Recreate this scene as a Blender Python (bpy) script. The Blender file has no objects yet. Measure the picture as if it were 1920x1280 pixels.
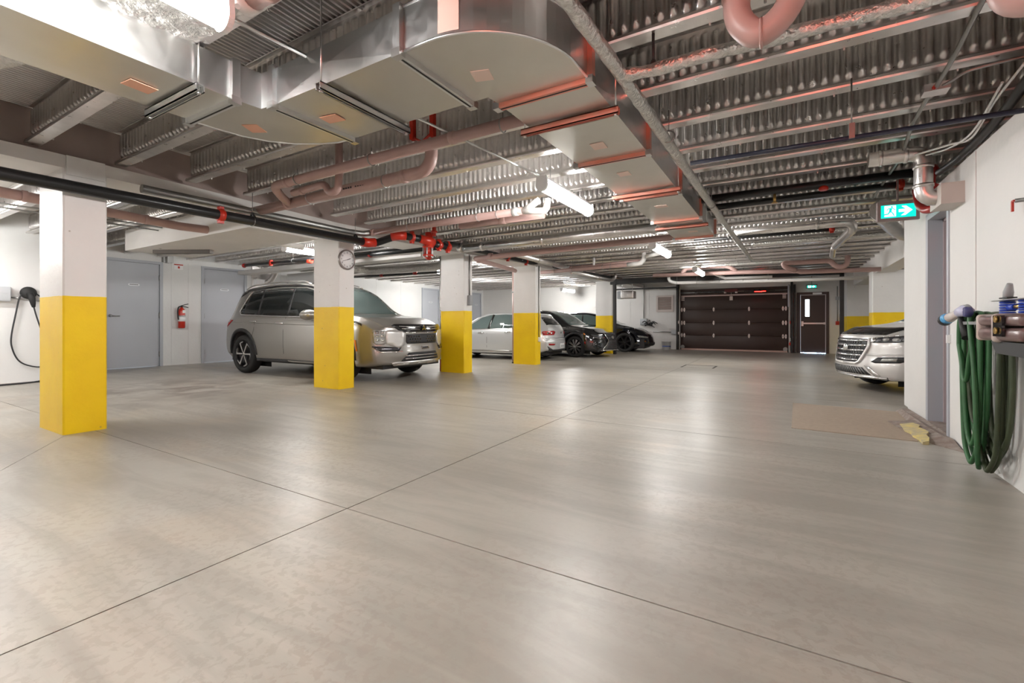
import bpy, bmesh, math, random
from math import sin, cos, pi, radians, sqrt, hypot, atan2
from mathutils import Vector, Matrix
from mathutils.geometry import delaunay_2d_cdt

random.seed(7)
scn = bpy.context.scene
C = scn.collection

# ------------------------------------------------------------------ camera
cam_data = bpy.data.cameras.new('camera')
cam = bpy.data.objects.new('camera', cam_data)
C.objects.link(cam)
cam_data.sensor_width = 36.0
cam_data.lens = 857.0 * 36.0 / 1920.0
cam_data.shift_y = -(640.0 - 605.5) / 1920.0
cam_data.clip_start = 0.02
cam_data.clip_end = 200
cam.location = (0, 0, 1.0)
cam.rotation_euler = (pi / 2, 0, 0.539)
scn.camera = cam

# ------------------------------------------------------------------ world and exposure
w = bpy.data.worlds.new('world')
scn.world = w
w.use_nodes = True
w.node_tree.nodes['Background'].inputs[0].default_value = (0.75, 0.85, 1.0, 1)
w.node_tree.nodes['Background'].inputs[1].default_value = 0.6
scn.view_settings.view_transform = 'Standard'
scn.view_settings.look = 'None'
scn.view_settings.gamma = 1
scn.view_settings.use_curve_mapping = False
scn.view_settings.exposure = 0.80
LAMP = 70.0
RED = 270.0            # emission of the red signal lamps

# ------------------------------------------------------------------ mesh helpers
class MB:
    """collects geometry, then links it as one mesh object"""
    def __init__(s):
        s.v = []; s.f = []; s.m = []; s.s = []
    def add(s, vs, fs, mi=0, smooth=False):
        o = len(s.v)
        s.v += [tuple(p) for p in vs]
        for f in fs:
            s.f.append([i + o for i in f]); s.m.append(mi); s.s.append(smooth)
        return s
    def box(s, a, b, mi=0, rot=None, piv=None):
        x0, y0, z0 = a; x1, y1, z1 = b
        vs = [(x0,y0,z0),(x1,y0,z0),(x1,y1,z0),(x0,y1,z0),(x0,y0,z1),(x1,y0,z1),(x1,y1,z1),(x0,y1,z1)]
        if rot is not None:
            pv = Vector(piv if piv else ((x0+x1)/2,(y0+y1)/2,(z0+z1)/2))
            vs = [tuple(rot @ (Vector(p) - pv) + pv) for p in vs]
        return s.add(vs, [(0,3,2,1),(4,5,6,7),(0,1,5,4),(1,2,6,5),(2,3,7,6),(3,0,4,7)], mi)
    def cbox(s, c, d, mi=0, rot=None):
        return s.box([c[i]-d[i]/2 for i in range(3)], [c[i]+d[i]/2 for i in range(3)], mi, rot)
    def rbox(s, a, b, r, mi=0, n=3):
        """box with rounded vertical... all edges chamfered by r"""
        x0,y0,z0 = a; x1,y1,z1 = b
        bm = bmesh.new()
        vs = [bm.verts.new(p) for p in [(x0,y0,z0),(x1,y0,z0),(x1,y1,z0),(x0,y1,z0),(x0,y0,z1),(x1,y0,z1),(x1,y1,z1),(x0,y1,z1)]]
        for f in [(0,3,2,1),(4,5,6,7),(0,1,5,4),(1,2,6,5),(2,3,7,6),(3,0,4,7)]:
            bm.faces.new([vs[i] for i in f])
        bmesh.ops.bevel(bm, geom=list(bm.edges), offset=r, segments=n, profile=0.5, affect='EDGES')
        bm.verts.index_update()
        s.add([v.co[:] for v in bm.verts], [[v.index for v in f.verts] for f in bm.faces], mi, True)
        bm.free(); return s
    def tube(s, pts, r, n=12, mi=0, caps=True, rs=None):
        pts = [Vector(p) for p in pts]
        vs = []; fs = []
        t0 = (pts[1]-pts[0]).normalized()
        up = Vector((0,0,1)) if abs(t0.z) < 0.9 else Vector((1,0,0))
        nrm = t0.cross(up).normalized()
        prev = t0
        for i, p in enumerate(pts):
            if i == 0: t = t0
            elif i == len(pts)-1: t = (pts[i]-pts[i-1]).normalized()
            else:
                t = ((pts[i]-pts[i-1]).normalized() + (pts[i+1]-pts[i]).normalized())
                t = t.normalized() if t.length > 1e-6 else prev
            q = prev.rotation_difference(t)
            nrm = q @ nrm; nrm = (nrm - t*nrm.dot(t)).normalized(); prev = t
            bn = t.cross(nrm)
            rr = rs[i] if rs else r
            for k in range(n):
                a = 2*pi*k/n
                vs.append(p + (nrm*cos(a) + bn*sin(a))*rr)
        for i in range(len(pts)-1):
            for k in range(n):
                fs.append((i*n+k, i*n+(k+1)%n, (i+1)*n+(k+1)%n, (i+1)*n+k))
        s.add(vs, fs, mi, True)
        if caps:
            o = len(s.v) - len(vs)
            s.f.append([o + k for k in range(n)][::-1]); s.m.append(mi); s.s.append(False)
            s.f.append([o + (len(pts)-1)*n + k for k in range(n)]); s.m.append(mi); s.s.append(False)
        return s
    def cyl(s, a, b, r, n=16, mi=0, r2=None):
        return s.tube([a, b], r, n, mi, True, [r, r2 if r2 is not None else r])
    def lathe(s, prof, c, axis='z', n=24, mi=0, smooth=True, caps=True):
        """prof: list of (radius, height) along axis from c"""
        vs = []; fs = []
        for (r, h) in prof:
            for k in range(n):
                a = 2*pi*k/n
                u, v = r*cos(a), r*sin(a)
                p = (u, v, h) if axis == 'z' else ((h, u, v) if axis == 'x' else (v, h, u))
                vs.append((c[0]+p[0], c[1]+p[1], c[2]+p[2]))
        for i in range(len(prof)-1):
            for k in range(n):
                fs.append((i*n+k, i*n+(k+1)%n, (i+1)*n+(k+1)%n, (i+1)*n+k))
        s.add(vs, fs, mi, smooth)
        o = len(s.v) - len(vs)
        if caps and prof[0][0] > 1e-5:
            s.f.append([o+k for k in range(n)][::-1]); s.m.append(mi); s.s.append(False)
        if caps and prof[-1][0] > 1e-5:
            s.f.append([o+(len(prof)-1)*n+k for k in range(n)]); s.m.append(mi); s.s.append(False)
        return s
    def prism(s, poly, axis, a, b, mi=0, smooth=False):
        """poly: 2D outline extruded along axis between a and b. axis x:(y,z) y:(x,z) z:(x,y)"""
        def P(p, t):
            return (t, p[0], p[1]) if axis == 'x' else ((p[0], t, p[1]) if axis == 'y' else (p[0], p[1], t))
        n = len(poly)
        vs = [P(p, a) for p in poly] + [P(p, b) for p in poly]
        fs = [tuple(range(n))[::-1], tuple(range(n, 2*n))]
        s.add(vs, fs, mi)
        s.add(vs, [(i, (i+1) % n, n+(i+1) % n, n+i) for i in range(n)], mi, smooth)
        return s
    def grid(s, fn, nu, nv, mi=0, smooth=True, closeu=False):
        vs = [fn(i/(nu if closeu else nu-1), j/(nv-1)) for j in range(nv) for i in range(nu)]
        fs = []
        for j in range(nv-1):
            for i in range(nu if closeu else nu-1):
                i2 = (i+1) % nu
                fs.append((j*nu+i, j*nu+i2, (j+1)*nu+i2, (j+1)*nu+i))
        return s.add(vs, fs, mi, smooth)
    def mesh(s, name, mats, fix=True, off=None):
        me = bpy.data.meshes.new(name)
        vs = s.v if off is None else [(p[0]-off[0], p[1]-off[1], p[2]-off[2]) for p in s.v]
        me.from_pydata(vs, [], s.f)
        if not isinstance(mats, (list, tuple)): mats = [mats]
        for m in mats: me.materials.append(m)
        me.polygons.foreach_set('material_index', s.m)
        me.polygons.foreach_set('use_smooth', s.s)
        if fix:
            bm = bmesh.new(); bm.from_mesh(me)
            bmesh.ops.remove_doubles(bm, verts=bm.verts, dist=1e-5)
            bmesh.ops.recalc_face_normals(bm, faces=bm.faces)
            bm.to_mesh(me); bm.free()
        me.update()
        return me
    def build(s, name, mats, parent=None, fix=True, world=True):
        """vertices are world coordinates; a parent's location is subtracted"""
        off = None
        if parent is not None and world:
            off = origin(parent)
        me = s.mesh(name, mats, fix, off)
        o = bpy.data.objects.new(name, me); C.objects.link(o)
        if parent is not None: o.parent = parent
        return o

def origin(o):
    v = Vector(o.location)
    p = o.parent
    while p is not None:
        v += Vector(p.location); p = p.parent
    return v

def obj_from(me, name, parent=None, loc=(0,0,0), rot=(0,0,0)):
    o = bpy.data.objects.new(name, me); C.objects.link(o)
    o.location = loc; o.rotation_euler = rot
    if parent is not None: o.parent = parent
    return o

def tag(o, label=None, cat=None, group=None, kind=None):
    if label: o['label'] = label
    if cat: o['category'] = cat
    if group: o['group'] = group
    if kind: o['kind'] = kind
    return o

def thing(name, label, cat, loc=(0,0,0), rotz=0, group=None, kind=None):
    o = bpy.data.objects.new(name, None); C.objects.link(o)
    o.location = loc; o.rotation_euler = (0,0,rotz)
    o.empty_display_size = 0.1
    return tag(o, label, cat, group, kind)

def struct(name, label=None, loc=(0,0,0)):
    o = bpy.data.objects.new(name, None); C.objects.link(o); o.location = loc
    o.empty_display_size = 0.1
    return tag(o, label, None, None, 'structure')

def fillet(pts, rad, n=6):
    """round the corners of a polyline"""
    pts = [Vector(p) for p in pts]
    out = [pts[0]]
    for i in range(1, len(pts)-1):
        a, b, c = pts[i-1], pts[i], pts[i+1]
        d1 = (a-b); d2 = (c-b)
        l = min(rad, d1.length*0.49, d2.length*0.49)
        p1 = b + d1.normalized()*l; p2 = b + d2.normalized()*l
        for k in range(n+1):
            t = k/n
            out.append((p1*(1-t)**2 + b*2*t*(1-t) + p2*t*t))
    out.append(pts[-1])
    return out

def spline(pts, n=8):
    """Catmull-Rom through points"""
    P = [Vector(p) for p in pts]
    P = [P[0]*2-P[1]] + P + [P[-1]*2-P[-2]]
    out = []
    for i in range(1, len(P)-2):
        for k in range(n):
            t = k/n
            out.append(0.5*((2*P[i]) + (P[i+1]-P[i-1])*t + (2*P[i-1]-5*P[i]+4*P[i+1]-P[i+2])*t*t + (3*P[i]-P[i-1]-3*P[i+1]+P[i+2])*t**3))
    out.append(P[-2])
    return out

# ------------------------------------------------------------------ materials
MATS = {}
def pmat(name, col, rough=0.5, metal=0.0, var=0.0, vscale=4.0, col2=None, bump=0.0, bscale=40.0,
         coat=0.0, spec=None, trans=0.0, alpha=1.0, emit=None, estr=0.0, rvar=0.0, stretch=None, ior=None):
    """principled material; colour mottled between col and col2 (or darker col) by noise"""
    m = bpy.data.materials.new(name); m.use_nodes = True
    nt = m.node_tree; N = nt.nodes; L = nt.links
    b = N['Principled BSDF']
    b.inputs['Base Color'].default_value = (*col, 1)
    b.inputs['Roughness'].default_value = rough
    b.inputs['Metallic'].default_value = metal
    if coat: 
        b.inputs['Coat Weight'].default_value = coat; b.inputs['Coat Roughness'].default_value = 0.04
    if spec is not None: b.inputs['Specular IOR Level'].default_value = spec
    if trans: b.inputs['Transmission Weight'].default_value = trans
    if ior: b.inputs['IOR'].default_value = ior
    if alpha < 1: b.inputs['Alpha'].default_value = alpha
    if emit is not None:
        b.inputs['Emission Color'].default_value = (*emit, 1); b.inputs['Emission Strength'].default_value = estr
    if var or col2 or bump or rvar:
        tc = N.new('ShaderNodeTexCoord')
        src = tc.outputs['Object']
        if stretch:
            mp = N.new('ShaderNodeMapping'); mp.inputs['Scale'].default_value = stretch
            L.new(src, mp.inputs[0]); src = mp.outputs[0]
        if var or col2:
            nz = N.new('ShaderNodeTexNoise'); nz.inputs['Scale'].default_value = vscale; nz.inputs['Detail'].default_value = 5
            L.new(src, nz.inputs['Vector'])
            cr = N.new('ShaderNodeValToRGB')
            cr.color_ramp.elements[0].position = 0.3; cr.color_ramp.elements[1].position = 0.7
            c2 = col2 if col2 else tuple(c*(1-var) for c in col)
            cr.color_ramp.elements[0].color = (*c2, 1); cr.color_ramp.elements[1].color = (*col, 1)
            L.new(nz.outputs['Fac'], cr.inputs[0]); L.new(cr.outputs[0], b.inputs['Base Color'])
        if rvar:
            n2 = N.new('ShaderNodeTexNoise'); n2.inputs['Scale'].default_value = vscale*2.3; n2.inputs['Detail'].default_value = 4
            L.new(src, n2.inputs['Vector'])
            mr = N.new('ShaderNodeMapRange'); mr.inputs[1].default_value = 0.3; mr.inputs[2].default_value = 0.7
            mr.inputs[3].default_value = max(0.02, rough-rvar); mr.inputs[4].default_value = rough+rvar
            L.new(n2.outputs['Fac'], mr.inputs[0]); L.new(mr.outputs[0], b.inputs['Roughness'])
        if bump:
            n3 = N.new('ShaderNodeTexNoise'); n3.inputs['Scale'].default_value = bscale; n3.inputs['Detail'].default_value = 3
            L.new(src, n3.inputs['Vector'])
            bp = N.new('ShaderNodeBump'); bp.inputs['Strength'].default_value = bump; bp.inputs['Distance'].default_value = 0.02
            L.new(n3.outputs['Fac'], bp.inputs['Height']); L.new(bp.outputs[0], b.inputs['Normal'])
    MATS[name] = m
    return m

wallp = pmat('white_paint', (0.76,0.745,0.725), 0.62, var=0.06, vscale=1.3, bump=0.18, bscale=14)
wallg = pmat('white_block', (0.72,0.72,0.71), 0.65, var=0.05, vscale=2.0, bump=0.12, bscale=20)
concb = pmat('beam_paint', (0.74,0.715,0.69), 0.6, var=0.08, vscale=1.7, bump=0.2, bscale=10)
galv = pmat('galvanised', (0.82,0.79,0.77), 0.34, 1.0, var=0.16, vscale=7, rvar=0.08, bump=0.03, bscale=30)
galvd = pmat('galvanised_deck', (0.72,0.70,0.67), 0.38, 1.0, var=0.12, vscale=3, rvar=0.08)
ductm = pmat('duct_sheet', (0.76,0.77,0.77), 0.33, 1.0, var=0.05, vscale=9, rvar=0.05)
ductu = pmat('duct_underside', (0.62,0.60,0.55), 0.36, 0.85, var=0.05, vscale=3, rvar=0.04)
foil = pmat('foil_wrap', (0.78,0.77,0.74), 0.32, 0.9, var=0.2, vscale=30, bump=0.9, bscale=38)
pvc = pmat('grey_pvc', (0.48,0.315,0.285), 0.4, var=0.1, vscale=6)
pvcw = pmat('white_pvc', (0.8,0.78,0.76), 0.35, var=0.04, vscale=6)
blackp = pmat('black_pipe', (0.012,0.012,0.013), 0.3)
blackm = pmat('black_steel', (0.02,0.019,0.019), 0.42)
darkrub = pmat('black_rubber', (0.015,0.015,0.015), 0.6)
redp = pmat('red_enamel', (0.54,0.028,0.012), 0.28, var=0.15, vscale=12)
redd = pmat('dark_red_enamel', (0.33,0.018,0.014), 0.32, var=0.15, vscale=12)
steel = pmat('bright_steel', (0.62,0.62,0.61), 0.28, 1.0)
steeld = pmat('dull_steel', (0.35,0.35,0.34), 0.42, 1.0)
doorg = pmat('grey_door_paint', (0.45,0.47,0.51), 0.42, var=0.03, vscale=2)
frameg = pmat('grey_frame_paint', (0.42,0.44,0.48), 0.42)
brown = pmat('brown_door', (0.055,0.030,0.024), 0.42, var=0.15, vscale=60, stretch=(1,1,20))
yellow = pmat('yellow_paint', (0.80,0.55,0.005), 0.42)
sticker = pmat('orange_sticker', (0.75,0.40,0.27), 0.6)
redglow = pmat('painted_red_glow', (0.82,0.27,0.19), 0.36, 0.45, col2=(0.70,0.36,0.29), vscale=6)  # red light reflected on duct joints and channels, put into the colour
stickw = pmat('pale_sticker', (0.78,0.60,0.52), 0.6)
whitepl = pmat('white_plastic', (0.82,0.82,0.82), 0.35)
greypl = pmat('grey_plastic', (0.32,0.33,0.34), 0.45)
boxgrey = pmat('electrical_box_grey', (0.5,0.52,0.54), 0.4)
lens = pmat('lamp_lens', (0.9,0.9,0.9), 0.4, emit=(1.0,0.985,0.96), estr=LAMP)
redlens = pmat('red_signal_lens', (0.8,0.05,0.03), 0.4, emit=(1.0,0.13,0.07), estr=RED)
chrome = pmat('chrome', (0.85,0.85,0.86), 0.08, 1.0)
brass = pmat('brass', (0.7,0.45,0.15), 0.3, 1.0)
brickm = pmat('cloth_tape', (0.30,0.20,0.19), 0.6, var=0.2, vscale=20)

def ramp(N, L, fac, stops):
    cr = N.new('ShaderNodeValToRGB')
    e = cr.color_ramp.elements
    e[0].position, e[0].color = stops[0][0], (*stops[0][1], 1)
    e[1].position, e[1].color = stops[1][0], (*stops[1][1], 1)
    for p, c in stops[2:]:
        x = e.new(p); x.color = (*c, 1)
    L.new(fac, cr.inputs[0]); return cr.outputs[0]

def noise(N, L, src, scale, detail=4, dist=0.0, rough=0.5):
    n = N.new('ShaderNodeTexNoise'); n.inputs['Scale'].default_value = scale
    n.inputs['Detail'].default_value = detail; n.inputs['Distortion'].default_value = dist
    n.inputs['Roughness'].default_value = rough
    L.new(src, n.inputs['Vector']); return n.outputs['Fac']

def mix(N, L, fac, a, b, mode='MIX'):
    m = N.new('ShaderNodeMix'); m.data_type = 'RGBA'; m.blend_type = mode
    if isinstance(fac, (int, float)): m.inputs[0].default_value = fac
    else: L.new(fac, m.inputs[0])
    for i, x in ((6, a), (7, b)):
        if isinstance(x, tuple): m.inputs[i].default_value = (*x, 1)
        else: L.new(x, m.inputs[i])
    return m.outputs[2]

def mk_floor():
    m = bpy.data.materials.new('polished_concrete'); m.use_nodes = True
    nt = m.node_tree; N = nt.nodes; L = nt.links; b = N['Principled BSDF']
    g = N.new('ShaderNodeNewGeometry'); src = g.outputs['Position']
    big = noise(N, L, src, 0.55, 5, 0.6)
    c = ramp(N, L, big, [(0.30, (0.335,0.306,0.262)), (0.70, (0.49,0.46,0.408))])
    # speckled wear: small islands gathered in patches
    sp = ramp(N, L, noise(N, L, src, 24.0, 5, 0.4, 0.6), [(0.50, (0,0,0)), (0.57, (1,1,1))])
    pm = ramp(N, L, noise(N, L, src, 0.75, 3, 0.4), [(0.40, (0.05,0.05,0.05)), (0.66, (0.50,0.50,0.50))])
    mu = N.new('ShaderNodeMath'); mu.operation = 'MULTIPLY'
    L.new(sp, mu.inputs[0]); L.new(pm, mu.inputs[1])
    c = mix(N, L, mu.outputs[0], c, (0.30,0.25,0.205))
    # warm patches
    wm = noise(N, L, src, 0.8, 3, 0.8)
    c = mix(N, L, ramp(N, L, wm, [(0.56, (0,0,0)), (0.72, (0.45,0.45,0.45))]), c, (0.47,0.37,0.27))
    # streaks from trowel and tyres
    mp = N.new('ShaderNodeMapping'); mp.inputs['Rotation'].default_value = (0,0,0.6); mp.inputs['Scale'].default_value = (0.5,3.5,1)
    L.new(src, mp.inputs[0])
    st = noise(N, L, mp.outputs[0], 1.4, 6, 0.7, 0.6)
    c = mix(N, L, ramp(N, L, st, [(0.40, (0.5,0.5,0.5)), (0.58, (0,0,0))]), c, (0.285,0.26,0.225))
    # oily parking stains in the bays on the left
    vd = N.new('ShaderNodeVectorMath'); vd.operation = 'DISTANCE'; vd.inputs[1].default_value = (-8.0,3.3,0)
    L.new(src, vd.inputs[0])
    mr = N.new('ShaderNodeMapRange'); mr.inputs[1].default_value = 0.3; mr.inputs[2].default_value = 2.2; mr.inputs[3].default_value = 1; mr.inputs[4].default_value = 0
    L.new(vd.outputs['Value'], mr.inputs[0])
    oi = noise(N, L, src, 1.9, 6, 1.2)
    mt = N.new('ShaderNodeMath'); mt.operation = 'MULTIPLY'
    L.new(mr.outputs[0], mt.inputs[0]); L.new(ramp(N, L, oi, [(0.42, (0,0,0)), (0.62, (0.9,0.9,0.9))]), mt.inputs[1])
    c = mix(N, L, mt.outputs[0], c, (0.16,0.12,0.095))
    L.new(c, b.inputs['Base Color'])
    rr_ = ramp(N, L, noise(N, L, src, 1.7, 4, 0.4), [(0.15, (0.30,0.30,0.30)), (0.85, (0.42,0.42,0.42))])
    L.new(rr_, b.inputs['Roughness'])
    b.inputs['Specular IOR Level'].default_value = 0.5
    bn = noise(N, L, src, 26, 4)
    bp = N.new('ShaderNodeBump'); bp.inputs['Strength'].default_value = 0.05; bp.inputs['Distance'].default_value = 0.01
    L.new(bn, bp.inputs['Height']); L.new(bp.outputs[0], b.inputs['Normal'])
    return m
floorm = mk_floor()
jointm = pmat('joint_filler', (0.09,0.08,0.07), 0.8)

def mk_column(name, ytop, white=(0.76,0.745,0.725)):
    """white paint above, yellow paint below a level, with chips and pock marks"""
    m = bpy.data.materials.new(name); m.use_nodes = True
    nt = m.node_tree; N = nt.nodes; L = nt.links; b = N['Principled BSDF']
    g = N.new('ShaderNodeNewGeometry'); src = g.outputs['Position']
    sx = N.new('ShaderNodeSeparateXYZ'); L.new(src, sx.inputs[0])
    ed = noise(N, L, src, 6, 2)
    ma = N.new('ShaderNodeMath'); ma.operation = 'MULTIPLY_ADD'; ma.inputs[1].default_value = 0.012
    L.new(ed, ma.inputs[0]); L.new(sx.outputs['Z'], ma.inputs[2])
    gt = N.new('ShaderNodeMath'); gt.operation = 'GREATER_THAN'; gt.inputs[1].default_value = ytop + 0.006
    L.new(ma.outputs[0], gt.inputs[0])
    n1 = noise(N, L, src, 2.5, 4)
    yel = ramp(N, L, n1, [(0.3, (0.84,0.54,0.0)), (0.7, (0.92,0.63,0.0))])
    wh = ramp(N, L, n1, [(0.3, tuple(x*0.94 for x in white)), (0.7, white)])
    c = mix(N, L, gt.outputs[0], yel, wh)
    vo = N.new('ShaderNodeTexVoronoi'); vo.inputs['Scale'].default_value = 5.5; L.new(src, vo.inputs['Vector'])
    sp = ramp(N, L, vo.outputs['Distance'], [(0.035, (0.55,0.55,0.55)), (0.06, (0,0,0))])
    c = mix(N, L, sp, c, (0.28,0.2,0.1))
    L.new(c, b.inputs['Base Color']); b.inputs['Roughness'].default_value = 0.45
    bn = noise(N, L, src, 16, 4)
    bp = N.new('ShaderNodeBump'); bp.inputs['Strength'].default_value = 0.2; bp.inputs['Distance'].default_value = 0.015
    L.new(bn, bp.inputs['Height']); L.new(bp.outputs[0], b.inputs['Normal'])
    return m
colm = mk_column('column_paint', 1.245)
colm2 = mk_column('column_paint_low', 1.21)
# ================================================================== floor
ZD = 2.86            # underside of the metal deck
ZJ = 2.53            # underside of the joists
floor = struct('floor', 'polished concrete floor with sawn joints')
g = 0.0035
XB = [-13.0, -2.03, 7.4]
YB = [-7.4, -4.0, -1.1, 1.66, 4.42, 7.2, 10.0, 12.8, 15.5, 18.8]
for i in range(2):
    for j in range(len(YB)-1):
        x0, x1, y0, y1 = XB[i]+g, XB[i+1]-g, YB[j]+g, YB[j+1]-g
        if i == 0 and j == 2:
            d = lambda x: 1.41 - 0.607*(x+5.44)
            xs = -5.44 - (y1-1.41)/0.607
            MB().prism([(xs+g, y1), (x1, d(x1)+g), (x1, y1)], 'z', -0.12, 0).build('floor_slab', floorm, floor)
            MB().prism([(x0, y0), (x1, y0), (x1, d(x1)-g), (xs-g, y1), (x0, y1)], 'z', -0.12, 0).build('floor_slab', floorm, floor)
        else:
            MB().box((x0,y0,-0.12), (x1,y1,0)).build('floor_slab', floorm, floor)
MB().box((-13.2,-7.6,-0.2), (7.6,19,-0.012)).build('joint_filler', jointm, floor)

# hairline cracks near the right foreground
for pl in ([(0.62,1.42),(0.60,1.55),(0.66,1.62),(0.65,1.72),(0.72,1.84),(0.80,1.95),(0.83,2.02)], [(0.95,2.6),(1.05,2.45),(1.1,2.3),(1.19,2.2)]):
    vs = []
    for q, p in enumerate(pl): vs += [(p[0]-.0022,p[1],.0006),(p[0]+.0022,p[1],.0006)]
    MB().add(vs, [(2*q,2*q+1,2*q+3,2*q+2) for q in range(len(pl)-1)]).build('hairline_crack', jointm, floor, fix=False)

# ================================================================== walls
def wall(name, label, boxes, mat=wallp):
    w_ = struct(name, label)
    m = MB()
    for a, b in boxes: m.box(a, b)
    m.build('wall_face', mat, w_)
    return w_
LX = -12.5
wl = wall('wall_left', 'white painted concrete wall behind the parked cars', [
    ((LX-.3,2.6,0),(LX,3.87,ZD)), ((LX-.3,4.97,0),(LX,5.80,ZD)), ((LX-.3,6.92,0),(LX,13.85,ZD)),
    ((LX-.3,14.95,0),(LX,17.25,ZD)), ((LX-.3,18.0,0),(LX,18.5,ZD)),
    ((LX-.3,3.87,2.41),(LX,4.97,ZD)), ((LX-.3,5.80,2.41),(LX,6.92,ZD)), ((LX-.3,13.85,2.41),(LX,14.95,ZD)), ((LX-.3,17.25,2.41),(LX,18.0,ZD))], wallg)
wall('wall_left_near', 'white concrete wall with the charging cable', [((-12.6,-7.0,0),(-11.1,2.95,ZD))], wallg)
BY = 18.2
wb = wall('wall_back', 'white wall around the garage door', [
    ((-12.8,BY,0),(-3.52,BY+.3,ZD)), ((-3.52,BY,2.24),(0.20,BY+.3,ZD)), ((0.16,BY,0),(0.33,BY+.3,ZD)),
    ((0.33,BY,2.03),(1.23,BY+.3,ZD)), ((1.23,BY,0),(1.7,BY+.3,ZD))])
wall('wall_rear', 'white wall behind the camera', [((-12.8,-7.3,0),(7.4,-7.0,ZD))])
wr = wall('wall_right', 'white concrete wall with hose and doorway', [
    ((1.2,-7.0,0),(1.9,5.25,2.27)), ((1.2,5.97,0),(1.9,6.8,2.27)), ((1.2,5.25,2.06),(1.9,5.97,2.27)), ((1.55,5.25,0),(1.9,5.97,2.06)), ((1.5,6.8,0),(7.4,7.1,ZD)), ((1.75,-7.0,2.27),(2.1,6.8,ZD))])
wall('wall_right_far', 'white side wall of the right hand bay', [((7.0,7.1,0),(7.3,18.5,ZD))])
wall('wall_back_right', 'short wall with a yellow band beside the exit door', [((1.62,17.3,0),(7.0,18.5,ZD))], colm2)
# formwork seams on the near right wall: shallow vertical ribs
for i, y in enumerate((4.62, 3.5, 2.3)):
    MB().box((1.194,y-.006,0.05),(1.2,y+.006,2.26)).build('form_seam', wallp, wr)
for y in (7.9, 9.1, 10.3, 11.5, 12.7):
    MB().box((LX,y-.006,0.0),(LX+.006,y+.006,2.6)).build('form_seam', wallg, wl)
for y in (5.16, 5.52):
    MB().box((LX,y-.006,0.0),(LX+.006,y+.006,2.45)).build('form_seam', wallg, wl)
for x in (-6.6, -5.35, -4.6):
    MB().box((x-.006,BY-.006,0.0),(x+.006,BY,2.6)).build('form_seam', wallp, wb)

# ================================================================== ceiling: deck, joists, beams
ceil = struct('ceiling', 'corrugated steel deck on fluted steel joists')
def deck(x0, x1, y0, y1):
    m = MB(); p = 0.042; n = int((x1-x0)/p); vs = []; fs = []
    prof = [(0,0),(0.014,0),(0.021,0.016),(0.035,0.016)]
    for k in range(n):
        for (dx, dz) in prof:
            x = x0+k*p+dx
            vs.append((x,y0,ZD+dz)); vs.append((x,y1,ZD+dz))
    q = len(vs)//2
    for k in range(q-1): fs.append((2*k,2*k+2,2*k+3,2*k+1))
    m.add(vs, fs)
    m.build('steel_deck', galvd, ceil, fix=False)
    MB().box((x0,y0,ZD+.03),(x1,y1,ZD+.12)).build('concrete_topping', jointm, ceil)
deck(-12.8, 7.4, -7.3, 18.5)

def joist_mesh(x0, x1):
    m = MB(); p = 0.066; n = int((x1-x0)/p)
    zs = [0.05, 0.075, 0.088, 0.105, 0.27, 0.285, 0.295, 0.33]
    amp = [0, 0.0, 0.7, 1, 1, 0.7, 0.0, 0]
    prof = [0, 0, 0.62, 0.92, 1, 0.92, 0.62]
    fr = [0, 0.30, 0.40, 0.52, 0.65, 0.78, 0.90]
    vs = []; fs = []; cols = n*7+1
    for k in range(n):
        for t in range(7):
            for z, a in zip(zs, amp):
                vs.append((x0+(k+fr[t])*p, -0.026*prof[t]*a, z))
    for z in zs: vs.append((x0+n*p, 0, z))
    R = len(zs)
    for c in range(cols-1):
        for r in range(R-1):
            fs.append((c*R+r, (c+1)*R+r, (c+1)*R+r+1, c*R+r+1))
    m.add(vs, fs, 0, True)
    xe = x0+n*p
    m.prism([(0.002,0.052),(-0.020,0.046),(-0.050,0.030),(-0.056,0.012),(-0.052,0.0),(0.040,0.0),(0.046,0.006),(0.046,0.028),(0.040,0.028),(0.038,0.010),(0.004,0.012)], 'x', x0, xe)
    m.prism([(-0.03,0.33),(-0.03,0.322),(0.03,0.322),(0.03,0.33)], 'x', x0, xe)
    x = x0+0.35
    while x < xe:      # fixing screws under the lip
        m.box((x-.004,0.036,-0.012),(x+.004,0.044,0.0)); x += 0.61
    return m.mesh('steel_joist', galv, fix=False)
J1 = joist_mesh(-5.56, 1.8); J2 = joist_mesh(-5.56, 1.85); J3 = joist_mesh(-12.5, -6.08); J4 = joist_mesh(2.1, 7.0); J5 = joist_mesh(-11.1, -6.08)
y = 1.26 - 0.61*13
k = 0
while y < 18.1:
    obj_from(J1 if y < 6.8 else J2, 'steel_joist', ceil, (0, y, ZJ))
    obj_from(J5 if y < 2.95 else J3, 'steel_joist', ceil, (0, y, ZJ))
    if y > 7.2: obj_from(J4, 'steel_joist', ceil, (0, y, ZJ))
    y += 0.61

# concrete beam over the row of columns: follows the column faces
bl = [(-5.52,-7.0),(-5.52,1.44),(-5.75,4.56),(-5.50,7.32),(-5.14,9.68),(-4.89,14.55),(-4.8,18.2)]
def strip(pts, w0, w1, z0, z1, name, mat, parent):
    m = MB(); vs = []; fs = []
    for (x, y_) in pts:
        vs += [(x-w0,y_,z0),(x-w1,y_,z0),(x-w1,y_,z1),(x-w0,y_,z1)]
    for i in range(len(pts)-1):
        a = 4*i; b = a+4
        for j in range(4): fs.append((a+j, a+(j+1)%4, b+(j+1)%4, b+j))
    fs.append((3,2,1,0)); e = 4*(len(pts)-1); fs.append((e,e+1,e+2,e+3))
    m.add(vs, fs); return m.build(name, mat, parent)
strip(bl, 0.0, 0.62, 2.385, 2.50, 'concrete_beam', concb, ceil)
clos = pmat('joist_closure', (0.42,0.33,0.30), 0.7, var=0.2, vscale=3)
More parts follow.
